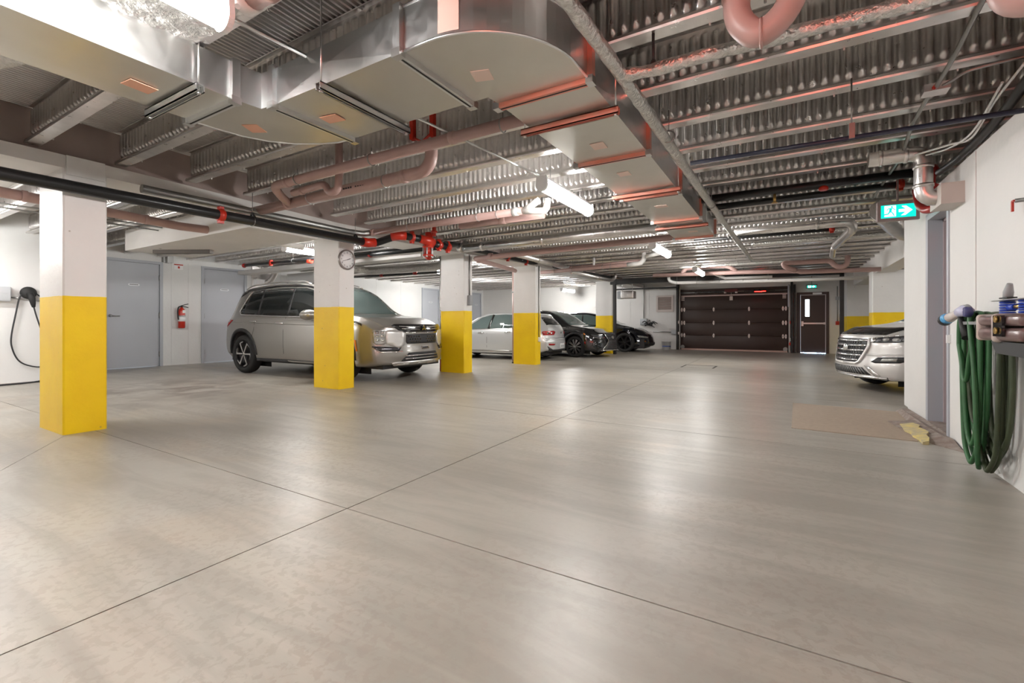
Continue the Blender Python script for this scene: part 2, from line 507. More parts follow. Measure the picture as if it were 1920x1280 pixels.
strip(bl, 0.10, 0.56, 2.50, ZD, 'beam_closure', clos, ceil)
# beam on the right hand side and cross beam in the left bay
MB().box((1.78,6.8,2.15),(2.12,18.2,ZD)).build('concrete_beam', concb, ceil)
MB().box((-9.8,3.35,2.25),(-6.0,4.38,2.6)).build('concrete_beam', concb, ceil)
# white steel channel between left bay and columns further back
MB().box((-12.5,6.68,2.29),(-6.05,6.98,2.385)).build('concrete_beam', concb, ceil)

# ================================================================== columns
def column(x, y_, sx, sy, label, ztop=2.40, mat=None):
    m = MB(); c = 0.012
    poly = [(x-sx+c,y_),(x-c,y_),(x,y_+c),(x,y_+sy-c),(x-c,y_+sy),(x-sx+c,y_+sy),(x-sx,y_+sy-c),(x-sx,y_+c)]
    m.prism(poly, 'z', 0, ztop)
    o = m.build('concrete_column', mat or colm)
    # re-centre origin at the base
    off = Vector((x-sx/2, y_+sy/2, 0))
    o.data.transform(Matrix.Translation(-off)); o.location = off
    return tag(o, label, 'column', 'square columns with yellow bases')
c1 = column(-5.52,1.44,.64,.31, 'white column with yellow base nearest the camera, by the charging cable')
c2 = column(-5.76,4.56,.60,.29, 'white column with yellow base and round clock, in front of the silver SUV')
c3 = column(-5.49,7.32,.60,.28, 'white column with yellow base and small grey box, just right of the silver SUV')
c4 = column(-5.13,9.68,.62,.26, 'white column with yellow base in front of the white hatchback')
c5 = column(-4.88,14.55,.56,.27, 'white column with yellow base behind the nose of the black SUV')
c6 = column(2.52,13.3,.8,.5, 'wide white pillar with yellow base behind the white SUV on the right', 2.2)
MB().box((-5.56,1.46,2.33),(-5.505,1.73,2.5)).build('pocket_patch', wallp, ceil)

# ================================================================== floor extras
fm = MB().prism([(0.08,6.70),(0.05,5.10),(0.96,5.06),(1.13,6.62)], 'z', 0.0, 0.006)
o = fm.build('floor_mat', pmat('mat_fibre', (0.42,0.335,0.26), 0.85, var=0.12, vscale=25, bump=0.3, bscale=120))
tag(o, 'flat brown mat on the floor by the doorway in the right wall', 'mat')
h = thing('floor_drain', 'dark rectangular drain frame set in the aisle floor', 'drain', (-1.72,11.2,0))
MB().box((-2.05,11.5,0),(-1.35,11.56,0.004)).build('frame_bar', jointm, h)
MB().box((-2.05,10.9,0),(-2.01,11.5,0.004)).build('frame_bar', jointm, h)
MB().box((-1.39,10.9,0),(-1.35,11.5,0.004)).build('frame_bar', jointm, h)
MB().box((-2.01,10.9,0),(-1.39,11.5,0.002)).build('cover', floorm, h)
# broken kerb at the doorway in the right wall
kb = MB()
random.seed(3)
pts = [(0.86,5.95),(0.90,5.60),(0.97,5.30),(1.04,5.02),(1.185,4.80),(1.185,5.25),(1.185,5.6),(1.185,5.98),(1.185,6.75),(1.08,6.72),(1.06,6.1)]
inner = [(1.10,5.95),(1.12,5.60),(1.13,5.35),(1.14,5.18),(1.185,5.1),(1.185,5.27),(1.185,5.6),(1.185,5.96),(1.185,6.7),(1.12,6.66),(1.10,6.2)]
n = len(pts)
vs = [(p[0],p[1],0.001) for p in pts] + [(p[0],p[1],0.045+random.uniform(-.012,.012)) for p in inner]
kb.add(vs, [(i,(i+1)%n,n+(i+1)%n,n+i) for i in range(n)] + [tuple(range(n,2*n))])
kerbm = pmat('broken_concrete', (0.36,0.31,0.27), 0.85, col2=(0.22,0.16,0.14), vscale=14, bump=0.6, bscale=40)
o = kb.build('concrete_kerb', kerbm)
tag(o, 'low broken concrete kerb at the foot of the right doorway', 'kerb')
yp = [(0.955,5.76),(0.99,5.75),(1.05,5.74),(1.075,5.60),(1.05,5.52),(1.07,5.40),(1.075,5.30),(1.04,5.20),(1.035,5.08),(1.01,4.97),(0.97,4.96),(0.975,5.10),(0.955,5.22),(0.965,5.34),(0.94,5.45),(0.95,5.60)]
yn = len(yp)
zk = lambda p, h: max(.002, .05*(p[0]-.93)/.18)+h
ky = MB().add([(p[0],p[1],zk(p,.012)) for p in yp]+[(p[0],p[1],.0) for p in yp], [tuple(range(yn))]+[(q,(q+1)%yn,yn+(q+1)%yn,yn+q) for q in range(yn)])
ky.build('yellow_mark', pmat('old_yellow_paint', (0.72,0.58,0.20), 0.7, col2=(0.42,0.36,0.26), vscale=16), o, world=False)
# ================================================================== fluorescent fixtures
def fixture_parts():
    d = {}
    d['housing'] = MB().prism([(-.045,.05),(-.035,.03),(.035,.03),(.045,.05),(.035,.075),(-.035,.075)], 'y', -.6, .6).mesh('housing', whitepl)
    pr = [(.055*cos(a), -.01-.050*sin(a)) for a in [-.9+(pi+1.8)*k/16 for k in range(17)]]
    d['lens'] = MB().prism(pr, 'y', -.585, .585, 0, True).mesh('lens', lens)
    pr2 = [(.062*cos(a), -.01-.058*sin(a)) for a in [pi*k/10 for k in range(11)]] + [(-.055,.07),(.055,.07)]
    d['end_cap'] = MB().prism(pr2, 'y', -.012, .012).mesh('end_cap', whitepl)
    return d
FX = fixture_parts()
def fixture(x, y, z, label, group, rot=0, rodz=None):
    t = thing('strip_light', label, 'light', (x,y,z), rot, group)
    obj_from(FX['housing'], 'housing', t); obj_from(FX['lens'], 'lens', t)
    obj_from(FX['end_cap'], 'end_cap', t, (0,.597,0)); obj_from(FX['end_cap'], 'end_cap', t, (0,-.597,0))
    for s in (-.42, .42):
        me = MB().cyl((0,s,.05),(0,s,ZJ-z), .004, 6).mesh('hanger_rod', steel); obj_from(me, 'hanger_rod', t)
    return t
AG = 'strip lights over the aisle'
fixture(-2.06, 0.45, 2.31, 'glowing strip light close overhead beside the left duct', AG)
fixture(-1.97, 4.44, 2.31, 'glowing strip light hanging over the middle of the aisle', AG)
fixture(-1.93, 8.46, 2.31, 'third strip light along the aisle, beyond the long duct', AG)
fixture(-1.9, 12.5, 2.31, 'farthest strip light of the aisle, in front of the garage door', AG)
fixture(-1.97, -3.6, 2.31, 'strip light of the aisle row behind the camera', AG)
BG = 'strip lights over the parking bays'
fixture(-7.55, 0.6, 2.31, 'bay strip light left of the nearest column', BG)
fixture(-7.5, 5.4, 2.31, 'bay strip light above the silver SUV', BG)
fixture(-7.5, 9.4, 2.31, 'bay strip light above the white hatchback', BG)
fixture(-7.5, 13.4, 2.31, 'bay strip light above the black SUV', BG)
fixture(-10.0, 0.9, 2.31, 'bay strip light above the charging cable', BG)
fixture(-10.2, 12.9, 2.31, 'added bay strip light hidden behind the third column', BG)  # added to brighten the far left wall, out of sight behind a column
fixture(-7.55, -3.4, 2.31, 'bay strip light behind the camera', BG)
fixture(-7.5, 16.9, 2.31, 'bay strip light above the dark sedan', BG)
fixture(4.3, 10.5, 2.31, 'strip light over the right hand bay', BG)

# red signal lamps: one over the garage door, one behind the camera
t = thing('signal_lamp', 'red strip signal lamp under the garage door header', 'lamp', (-0.75,18.0,2.1))
obj_from(MB().rbox((-.20,-.02,-.03),(.20,.06,.03), .01).mesh('housing', blackm), 'housing', t)
obj_from(MB().box((-.17,-.028,-.014),(.17,-.02,.006)).mesh('lens', pmat('red_strip_lens', (0.6,0.02,0.02), 0.4, emit=(1.0,0.004,0.003), estr=45.0)), 'lens', t)
def beacon(loc, label):
    t = thing('warning_beacon', label, 'lamp', loc)
    obj_from(MB().lathe([(.0001,.02),(.07,.02),(.075,.05),(.075,.15),(.05,.19),(.0001,.20)], (0,0,0), 'z', 20).mesh('dome', redlens), 'dome', t)
    obj_from(MB().lathe([(.0001,-.02),(.36,-.01),(.37,.03),(.36,.03),(.355,.0),(.09,.0),(.085,.03),(.0001,.03)], (0,0,0), 'z', 28).mesh('light_shield', steeld), 'light_shield', t)  # dish added below the dome to keep its red light off the floor
    for a in (0, 2*pi/3, 4*pi/3):
        obj_from(MB().cyl((.3*cos(a),.3*sin(a),.0),(.3*cos(a),.3*sin(a),ZD-loc[2]), .006, 6).mesh('drop_rod', steel), 'drop_rod', t)
beacon((0.35,-1.3,2.20), 'red warning beacon over an added tray behind the camera')
# ================================================================== steel doors on the left wall
def text_mesh(s, size, depth=0.001):
    cu = bpy.data.curves.new('txt', 'FONT'); cu.body = s; cu.size = size; cu.extrude = depth
    cu.align_x = 'CENTER'; cu.align_y = 'CENTER'
    ob = bpy.data.objects.new('txt', cu); C.objects.link(ob)
    dg = bpy.context.evaluated_depsgraph_get()
    me = bpy.data.meshes.new_from_object(ob.evaluated_get(dg))
    bpy.data.objects.remove(ob); bpy.data.curves.remove(cu)
    return me

signm = pmat('door_sign', (0.72,0.74,0.76), 0.3)
inkm = pmat('dark_ink', (0.05,0.05,0.06), 0.5)
def steel_door(n, y0, y1, label, hinge, ztop=2.36, lever=True):
    d = struct('door_%d' % n, label, (LX, (y0+y1)/2, 0))
    f = 0.06
    m = MB()
    m.box((LX-.12,y0-f,0),(LX+.025,y0,ztop+f)).box((LX-.12,y1,0),(LX+.025,y1+f,ztop+f)).box((LX-.12,y0,ztop),(LX+.025,y1,ztop+f))
    m.build('frame', frameg, d)
    MB().box((LX-.07,y0+.004,.012),(LX-.012,y1-.004,ztop-.004)).build('leaf', doorg, d)
    yh = y1-.004 if hinge > 0 else y0+.004
    for z in (0.28, 1.18, 2.05):
        MB().cyl((LX+.004,yh,z-.06),(LX+.004,yh,z+.06), .014, 8).build('hinge', steeld, d)
    yk = y0+.07 if hinge > 0 else y1-.07
    if lever:
        h = MB().lathe([(.034,0),(.034,.012),(.016,.02),(.012,.055)], (LX-.012,yk,1.16), 'x', 14)
        s_ = 1 if hinge > 0 else -1
        h.tube([(LX+.04,yk,1.16),(LX+.05,yk+s_*.02,1.16),(LX+.05,yk+s_*.14,1.155)], .011, 8)
        h.build('lever_handle', steel, d)
    yc = (y0+y1)/2
    sg = MB().prism([(yc+.11*cos(a), 1.86+.032*max(-.8,min(.8,1.3*sin(a)))) for a in [2*pi*k/16 for k in range(16)]], 'x', LX-.012, LX-.006).build('door_sign', signm, d)
    for k in range(6):
        yy = yc-.075+k*.026
        MB().box((LX-.006,yy,1.852),(LX-.005,yy+.016,1.872)).build('sign_mark', inkm, sg)
    return d
steel_door(1, 3.95, 4.92, 'grey steel door beside the fire extinguisher', 1)
steel_door(2, 5.86, 6.86, 'grey steel door behind the silver SUV', -1)
steel_door(3, 13.92, 14.88, 'grey steel door far along the left wall', 1)
steel_door(4, 17.3, 17.95, 'grey steel door in the far left corner', 1)

# ================================================================== exit door
d = struct('door_5', 'dark brown exit door with push bar and narrow window', (0.78, BY, 0))
m = MB(); m.box((0.33,BY-.03,0),(0.43,BY+.2,2.03)).box((1.15,BY-.03,0),(1.23,BY+.2,2.03)).box((0.43,BY-.03,1.95),(1.15,BY+.2,2.03))
m.build('frame', brown, d)
m = MB()
m.box((0.435,BY+.0,0.01),(0.575,BY+.05,1.945)).box((0.69,BY,.01),(1.145,BY+.05,1.945)).box((0.575,BY,.01),(0.69,BY+.05,1.22)).box((0.575,BY,1.79),(0.69,BY+.05,1.945))
m.build('leaf', brown, d)
m = MB(); 
for a, b in (((0.435,0.01),(0.455,1.945)),((1.125,0.01),(1.145,1.945)),((0.455,1.925),(1.125,1.945))):
    m.box((a[0],BY-.012,a[1]),(b[0],BY,b[1]))
m.build('leaf_edge', pmat('pink_grey_seal', (0.5,0.42,0.40), 0.5), d)
day = pmat('daylight_pane', (0.8,0.9,0.95), 0.2, emit=(0.86,0.97,1.0), estr=4.5)
MB().box((0.575,BY+.02,1.22),(0.69,BY+.03,1.79)).build('window_pane', day, d)
MB().box((0.45,BY-.01,0.0),(1.13,BY+.02,0.009)).build('daylight_gap', pmat('daylight_gap', (0.7,0.85,1.0), 0.4, emit=(0.35,0.62,1.0), estr=45.0), d)
m = MB().box((0.47,BY-.07,0.965),(1.11,BY-.04,1.015)).box((0.46,BY-.08,0.90),(0.52,BY,1.06)).box((1.08,BY-.06,0.955),(1.13,BY,1.025))
m.build('push_bar', steel, d)
MB().box((0.78,BY-.07,1.955),(1.03,BY-.03,2.01)).build('door_closer', whitepl, d)

# ================================================================== garage door
d = struct('door_6', 'dark brown sectional garage door', (-1.66, BY, 0))
zs = [0.05, 0.545, 1.01, 1.50, 1.99]
dy = BY - 0.02
for k in range(4):
    m = MB().rbox((-3.38,dy-.045,zs[k]+.004),(0.06,dy,zs[k+1]-.004), .008, 0, 2)
    m.build('door_section', brown, d)
MB().box((-3.5,dy+.002,0.0),(0.17,dy+.03,2.2)).build('backing_sheet', brown, d)
MB().box((-3.38,dy-.05,0.0),(0.06,dy-.005,0.055)).build('bottom_seal', pmat('pink_rubber', (0.62,0.42,0.36), 0.55), d)
MB().box((-3.38,dy-.06,1.985),(0.06,dy-.005,2.03)).build('top_rail', pmat('pale_rail', (0.66,0.50,0.46), 0.4), d)
hm = pmat('pale_hinge', (0.82,0.72,0.68), 0.35, 0.3)
for xc in (-3.36,-3.27,-2.25,-1.10,-0.07,0.015):
    for z in zs[1:4]:
        pl = MB()
        for s_ in (-1, 1):
            pl.prism([(xc-.03,z+s_*.012),(xc-.028,z+s_*.04),(xc,z+s_*.085),(xc+.028,z+s_*.04),(xc+.03,z+s_*.012)], 'y', dy-.06, dy-.044)
        pl.cyl((xc-.035,dy-.056,z),(xc+.035,dy-.056,z), .009, 8)
        pl.build('hinge', hm, d)
for xc in (-3.32,-0.03):
    pl = MB()
    for z in (1.86,1.91,1.96): pl.box((xc-.055,dy-.06,z-.012),(xc+.055,dy-.044,z+.012))
    pl.build('top_bracket', hm, d)
for xc in (-3.33,0.0):
    MB().lathe([(.07,0),(.07,.02),(.02,.03)], (xc,dy-.075,.11), 'y', 14).build('roller', steeld, d)
for x in (-3.43,0.11):
    MB().box((x-.03,dy-.14,0),(x-.018,dy-.02,2.3)).box((x-.03,dy-.14,0),(x+.03,dy-.128,2.3)).build('track', steeld, d)
for x in (-3.50,0.185):
    MB().box((x-.035,dy-.2,0),(x+.035,dy+.02,2.45)).build('jamb_post', blackm, d)
MB().box((0.24,dy-.12,0),(0.30,dy+.01,2.30)).build('jamb_post', blackm, d)
MB().box((0.068,dy-.16,1.55),(0.11,dy-.10,2.28)).build('cable_duct', pmat('pale_blue_plastic', (0.6,0.62,0.7), 0.4), d)
MB().box((-3.47,dy-.02,2.03),(0.17,dy+.15,2.26)).build('header_panel', brown, d)
MB().cyl((-3.4,dy-.11,2.13),(0.1,dy-.11,2.13), .018, 10).build('torsion_bar', steeld, d)
for x0, x1 in ((-2.9,-1.95),(-1.25,-0.3)):
    sp = [(x0+(x1-x0)*k/140, dy-.11+.04*cos(k*.9), 2.13+.04*sin(k*.9)) for k in range(141)]
    MB().tube(sp, .007, 5).build('torsion_spring', blackm, d)
ob = MB().box((-1.86,dy-.3,2.10),(-1.46,dy-.05,2.20)).build('opener_motor', pmat('maroon_metal', (0.16,0.03,0.03), 0.4), d)
for x in (-1.84,-1.48):
    MB().lathe([(.04,0),(.04,.05),(0.0001,.06)], (x,dy-.3,2.06), 'z', 12).build('motor_lamp', hm, ob)
MB().box((-1.72,dy-.075,1.82),(-1.62,dy-.045,1.96)).cyl((-1.67,dy-.06,1.96),(-1.67,dy-.06,2.12), .006, 6).build('latch', hm, d)
for x, z, mm in ((0.15,1.02,redp),(0.15,0.45,whitepl),(0.13,0.3,redp),(-3.46,1.03,hm),(-3.46,0.62,hm)):
    MB().box((x-.025,dy-.2,z-.05),(x+.025,dy-.14,z+.05)).build('sensor', mm, d)

# louvre on the back wall
d = thing('wall_louvre', 'square brown louvre grille in the back wall left of the garage door', 'vent', (-4.0,BY,1.45))
m = MB().box((-4.32,BY-.03,1.43),(-4.25,BY,2.07)).box((-3.75,BY-.03,1.43),(-3.68,BY,2.07)).box((-4.25,BY-.03,2.0),(-3.75,BY,2.07)).box((-4.25,BY-.03,1.43),(-3.75,BY,1.5))
m.build('frame', pmat('louvre_frame', (0.62,0.55,0.52), 0.5), d)
lv = pmat('louvre_slat', (0.33,0.26,0.23), 0.5)
for k in range(9):
    z = 1.52+k*.054
    MB().prism([(BY-.022,z),(BY-.002,z+.045),(BY,z+.045),(BY-.018,z)], 'x', -4.25, -3.75).build('slat', lv, d)

# doorway in the right wall: grey steel frame and door set back in the wall
d = struct('door_7', 'grey steel door set deep in the right wall', (1.5,5.6,0))
pink = pmat('mauve_frame_paint', (0.43,0.36,0.37), 0.45)
m = MB()
m.box((1.19,5.90,0.03),(1.5,5.975,2.06)).box((1.19,5.245,0.03),(1.5,5.30,2.06)).box((1.19,5.3,2.0),(1.5,5.9,2.06))
m.build('frame', frameg, d)
m = MB().box((1.30,5.87,.03),(1.42,5.90,2.0)).box((1.30,5.3,.03),(1.42,5.33,2.0)).box((1.30,5.3,1.97),(1.42,5.9,2.0)); m.build('door_stop', pink, d)
MB().box((1.44,5.302,.05),(1.49,5.898,1.998)).build('leaf', pink, d)
MB().box((1.19,5.30,0.0),(1.5,5.90,0.05)).build('threshold', kerbm, d)
MB().box((1.175,5.21,0.83),(1.2,5.245,0.90)).build('strike_plate', whitepl, d)
# pilaster edge strip beyond the doorway
MB().box((1.2,6.8,0.04),(1.5,6.98,2.27)).build('pilaster', wallp, wr)

# ================================================================== exit signs
grn = pmat('exit_green', (0.0,0.45,0.38), 0.4, emit=(0.0,0.58,0.46), estr=0.85)
ewh = pmat('exit_white', (0.9,0.95,0.95), 0.4, emit=(0.85,1.0,0.97), estr=1.0)
exfr = pmat('sign_frame', (0.32,0.24,0.23), 0.5)
def exit_sign(name_label, c, rotz, w_=0.30, h_=0.135, hang=0.1):
    t = thing('exit_sign', name_label, 'sign', c, rotz)
    b = 0.028
    m = MB().box((-w_/2-b,-.0,-h_/2-b),(w_/2+b,.045,-h_/2)).box((-w_/2-b,0,h_/2),(w_/2+b,.045,h_/2+b*1.2)).box((-w_/2-b,0,-h_/2),(-w_/2,.045,h_/2)).box((w_/2,0,-h_/2),(w_/2+b,.045,h_/2))
    obj_from(m.mesh('frame', exfr), 'frame', t)
    obj_from(MB().box((-w_/2,.008,-h_/2),(w_/2,.04,h_/2)).mesh('panel', grn), 'panel', t)
    def U(x, z): return (-w_/2+x*w_, -h_/2+z*h_)
    wp = MB().prism([U(.11,.12),U(.11,.94),U(.44,.94),U(.44,.12)], 'y', .005, .009)
    whp = obj_from(wp.mesh('white_field', ewh), 'white_field', t)
    mn = MB()
    mn.prism([(U(.32,.86)[0]+.009*cos(a), U(.32,.84)[1]+.009*sin(a)) for a in [2*pi*k/10 for k in range(10)]], 'y', .002, .005)
    for poly in ([(.255,.76),(.335,.76),(.30,.42),(.235,.44)],                       # torso
                 [(.315,.76),(.345,.70),(.40,.60),(.43,.63),(.425,.66),(.395,.67),(.345,.78)],      # front arm
                 [(.26,.76),(.21,.74),(.165,.60),(.185,.57),(.225,.68),(.265,.70)],           # rear arm
                 [(.25,.46),(.30,.44),(.335,.33),(.375,.14),(.40,.16),(.365,.36),(.31,.5)],   # front leg
                 [(.235,.48),(.20,.36),(.13,.34),(.05,.28),(.05,.22),(.14,.25),(.225,.28),(.275,.44)]):  # rear leg
        mn.prism([U(*p) for p in poly], 'y', .002, .005)
    obj_from(mn.mesh('running_figure', grn), 'running_figure', t)
    ar = MB().prism([U(*p) for p in ((.52,.42),(.52,.62),(.72,.62),(.60,.86),(.72,.86),(.90,.52),(.70,.16),(.58,.16),(.72,.42))], 'y', .003, .009)
    obj_from(ar.mesh('arrow', ewh), 'arrow', t)
    obj_from(MB().cyl((0,.022,h_/2+b),(0,.022,h_/2+hang), .01, 8).mesh('stem', exfr), 'stem', t)
    return t
exit_sign('green running man exit sign with arrow above the right doorway', (0.985,6.0,2.14), 0.10, .285, .135, .30)
exit_sign('small green exit sign above the brown exit door', (0.75,18.12,2.21), 0, .26, .085, .60)

# ================================================================== fire extinguisher and its sign
ey, ez = 5.33, 0.88
t = thing('fire_extinguisher', 'red fire extinguisher with white label on the left wall', 'extinguisher', (LX+.1,ey,ez))
MB().lathe([(.001,0),(.06,.0),(.072,.015),(.072,.40),(.06,.45),(.03,.475),(.022,.5)], (LX+.1,ey,ez), 'z', 20).build('cylinder', redp, t)
MB().lathe([(.0735,.16),(.0735,.28)], (LX+.1,ey,ez), 'z', 20).build('label_band', whitepl, t)
MB().box((LX+.168,ey-.01,ez+.36),(LX+.176,ey+.05,ez+.43)).build('tag', whitepl, t)
m = MB().cyl((LX+.1,ey,ez+.49),(LX+.1,ey,ez+.54), .022, 10)
m.tube([(LX+.1,ey,ez+.535),(LX+.12,ey+.06,ez+.56),(LX+.13,ey+.13,ez+.58)], .011, 6)
m.tube([(LX+.1,ey,ez+.52),(LX+.12,ey+.07,ez+.51),(LX+.13,ey+.13,ez+.49)], .011, 6)
m.build('handle', darkrub, t)
MB().tube(spline([(LX+.1,ey,ez+.52),(LX+.12,ey-.07,ez+.5),(LX+.13,ey-.095,ez+.4),(LX+.13,ey-.09,ez+.28),(LX+.13,ey-.08,ez+.2)], 6), .013, 8).build('hose', darkrub, t)
MB().lathe([(.075,.28),(.078,.285),(.078,.30),(.075,.305)], (LX+.1,ey,ez), 'z', 20).box((LX,ey-.03,ez+.2),(LX+.03,ey+.03,ez+.42)).build('bracket', steeld, t)
t = thing('safety_sign', 'small white sign with red header above the fire extinguisher', 'sign', (LX,5.3,2.28))
MB().box((LX,5.21,2.28),(LX+.008,5.40,2.40)).build('plate', whitepl, t)
MB().box((LX+.008,5.21,2.385),(LX+.010,5.40,2.41)).build('header', redp, t)
MB().box((LX+.008,5.29,2.31),(LX+.010,5.33,2.36)).build('pictogram', redp, t)

# ================================================================== car charging cable on the near left wall
cx = -11.1
t = thing('charger_cable', 'black charging plug in a round wall holder with looped cable', 'charger', (cx,2.46,1.5))
MB().lathe([(.10,0),(.105,.03),(.10,.06),(.07,.09),(0.0001,.10)], (cx,2.455,1.515), 'x', 22).build('holder', darkrub, t)
MB().tube([(cx+.09,2.46,1.50),(cx+.13,2.475,1.42),(cx+.12,2.49,1.33),(cx+.11,2.50,1.27)], .034, 10, rs=[.05,.045,.034,.022]).build('plug', darkrub, t)
cab = pmat('cable_black', (0.02,0.02,0.022), 0.45)
MB().tube(spline([(cx+.05,2.43,1.53),(cx+.05,2.35,1.44),(cx+.05,2.30,1.15),(cx+.05,2.25,.78),(cx+.05,2.26,.58),(cx+.05,2.33,.38),(cx+.05,2.45,.28),(cx+.06,2.62,.25),(cx+.06,2.78,.38),(cx+.06,2.80,.7),(cx+.06,2.74,1.1),(cx+.06,2.63,1.4),(cx+.05,2.52,1.53)], 8), .011, 8).build('cable', cab, t)
MB().tube(spline([(cx+.11,2.50,1.28),(cx+.10,2.54,1.1),(cx+.09,2.60,.88),(cx+.09,2.70,.6),(cx+.10,2.76,.3),(cx+.14,2.70,.08),(cx+.3,2.5,.02),(cx+.42,2.0,.012),(cx+.4,1.4,.012)], 8), .011, 8).build('cable', cab, t)
MB().tube(spline([(cx+.2,2.75,.16),(cx+.22,2.62,.03),(cx+.3,2.35,.012),(cx+.36,1.4,.012)], 8), .011, 8).build('cable', cab, t)
t = thing('junction_box', 'grey electrical box on the near left wall', 'box', (cx,2.1,1.38))
MB().rbox((cx,1.85,1.36),(cx+.12,2.235,1.60), .012).build('body', boxgrey, t)
MB().box((cx+.12,1.85,1.49),(cx+.13,2.20,1.515)).build('lid_lip', boxgrey, t)
MB().tube([(cx+.03,2.235,1.43),(cx+.02,2.5,1.395),(cx+.02,2.93,1.37)], .014, 8).build('conduit', steeld, t)

# ================================================================== clock on the second column
t = thing('wall_clock', 'round white clock with silver rim on the second column', 'clock', (-5.76,4.67,1.965))
xx = -5.76
MB().lathe([(.150,0),(.155,.02),(.150,.04),(.136,.045),(.130,.03)], (xx,4.69,1.965), 'x', 36, caps=False).build('rim', pmat('clock_rim', (0.30,0.27,0.26), 0.35, 0.7), t)
MB().lathe([(.133,0),(.133,.028),(0.0001,.0285)], (xx,4.69,1.965), 'x', 36).build('face', whitepl, t)
for k in range(12):
    a = 2*pi*(k+1)/12
    me = text_mesh(str(k+1), .036); me.materials.append(inkm)
    o = obj_from(me, 'numeral', t, (.0295, .02+.105*sin(a), .105*cos(a)), (pi/2,0,pi/2))
MB().box((xx+.030,4.685,1.96),(xx+.033,4.695,2.03), 0, Matrix.Rotation(-1.2,3,'X'), (xx+.03,4.69,1.965)).build('hour_hand', inkm, t)
MB().box((xx+.033,4.687,1.955),(xx+.035,4.693,2.06), 0, Matrix.Rotation(1.9,3,'X'), (xx+.03,4.69,1.965)).build('minute_hand', inkm, t)
gl = pmat('clock_glass', (1,1,1), 0.03, trans=1.0, ior=1.2)

# grey switch box with conduit on the third column
t = thing('switch_box', 'small grey switch box with conduit on the third column', 'box', (-5.49,7.48,1.36))
MB().rbox((-5.49,7.43,1.36),(-5.42,7.53,1.56), .01).build('body', greypl, t)
MB().cyl((-5.47,7.48,1.56),(-5.47,7.48,2.38), .012, 8).build('conduit', steeld, t)
t = thing('outlet_conduit', 'thin conduit with small outlet on the fourth column', 'conduit', (-5.2,9.92,0.8))
MB().cyl((-5.115,9.82,.62),(-5.115,9.82,2.38), .012, 8).build('conduit', steeld, t)
MB().rbox((-5.13,9.79,.55),(-5.08,9.86,.66), .008).build('outlet', whitepl, t)

# downpipes beside columns three and four
t = thing('foil_downpipe', 'crinkled foil wrapped downpipe behind the third column', 'pipe', (-6.15,7.44,0))
MB().tube([(-6.15,7.44,.25),(-6.15,7.44,2.42)], .055, 12).build('pipe', foil, t)
MB().tube([(-6.15,7.44,0),(-6.15,7.44,.25)], .05, 12).build('base_sleeve', redp, t)
t = thing('grey_downpipe', 'mauve grey drain downpipe beside the fourth column', 'pipe', (-5.81,9.82,0))
MB().cyl((-5.81,9.82,.02),(-5.81,9.82,2.42), .05, 14).build('pipe', pvc, t)
for z in (0.9,1.75): MB().lathe([(.052,0),(.056,.004),(.056,.04),(.052,.044)], (-5.81,9.82,z), 'z', 14).build('clamp', steeld, t)
MB().lathe([(.05,0),(.062,.005),(.062,.03)], (-5.81,9.82,0), 'z', 14).build('foot', blackm, t)
# ================================================================== rectangular air duct
DZ0, DZ1 = 2.30, 2.515
duct = thing('air_duct', 'big rectangular galvanised air duct snaking over the aisle', 'duct', (-1.2,2.3,DZ0))
def broken_box(x0, x1, y0, y1, name='duct_section', parent=duct):
    """straight duct section with cross broken faces"""
    m = MB(); c = 0.007
    xm, ym, zm = (x0+x1)/2, (y0+y1)/2, (DZ0+DZ1)/2
    P = [(x0,y0,DZ0),(x1,y0,DZ0),(x1,y1,DZ0),(x0,y1,DZ0),(x0,y0,DZ1),(x1,y0,DZ1),(x1,y1,DZ1),(x0,y1,DZ1)]
    def face(i, ctr, mi=0):
        q = [P[k] for k in i]
        m.add(q+[ctr], [(0,1,4),(1,2,4),(2,3,4),(3,0,4)], mi)
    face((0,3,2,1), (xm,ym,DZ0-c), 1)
    face((4,5,6,7), (xm,ym,DZ1+c))
    face((0,1,5,4), (xm,y0-c,zm)); face((2,3,7,6), (xm,y1+c,zm))
    face((1,2,6,5), (x1+c,ym,zm)); face((3,0,4,7), (x0-c,ym,zm))
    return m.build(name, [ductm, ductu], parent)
def elbow(poly, ctr, name='duct_elbow'):
    m = MB(); n = len(poly)
    lo = [(p[0],p[1],DZ0) for p in poly]; hi = [(p[0],p[1],DZ1) for p in poly]
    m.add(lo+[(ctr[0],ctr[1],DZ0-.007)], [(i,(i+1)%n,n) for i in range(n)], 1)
    m.add(hi+[(ctr[0],ctr[1],DZ1)], [(i,(i+1)%n,n) for i in range(n)])
    m.add(lo+hi, [(i,(i+1)%n,n+(i+1)%n,n+i) for i in range(n)], 0)
    o = m.build(name, [ductm, ductu], duct)
    # standing seam around the curved edge
    return o
lx0, lx1 = -3.27, -2.75
broken_box(lx0, lx1, -6.9, -4.2); broken_box(lx0, lx1, -4.2, -1.4); broken_box(lx0, lx1, -1.4, 1.44)
cur1 = [(-3.27,1.46),(-3.265,1.60),(-3.24,1.76),(-3.17,1.91),(-3.05,2.04),(-2.90,2.13),(-2.76,2.18),(-2.62,2.19)]
elbow(cur1 + [(-2.62,1.61),(-2.73,1.60),(-2.75,1.46)], (-2.95,1.75))
broken_box(-2.60, -1.60, 1.61, 2.19)
cur2 = [(-1.58,1.61)] + [(-1.42+.52*sin(a), 2.13-.52*cos(a)) for a in [pi/2*k/14 for k in range(15)]] + [(-0.90,2.28)]
elbow(cur2 + [(-1.46,2.28),(-1.47,2.19),(-1.58,2.19)], (-1.28,1.98))
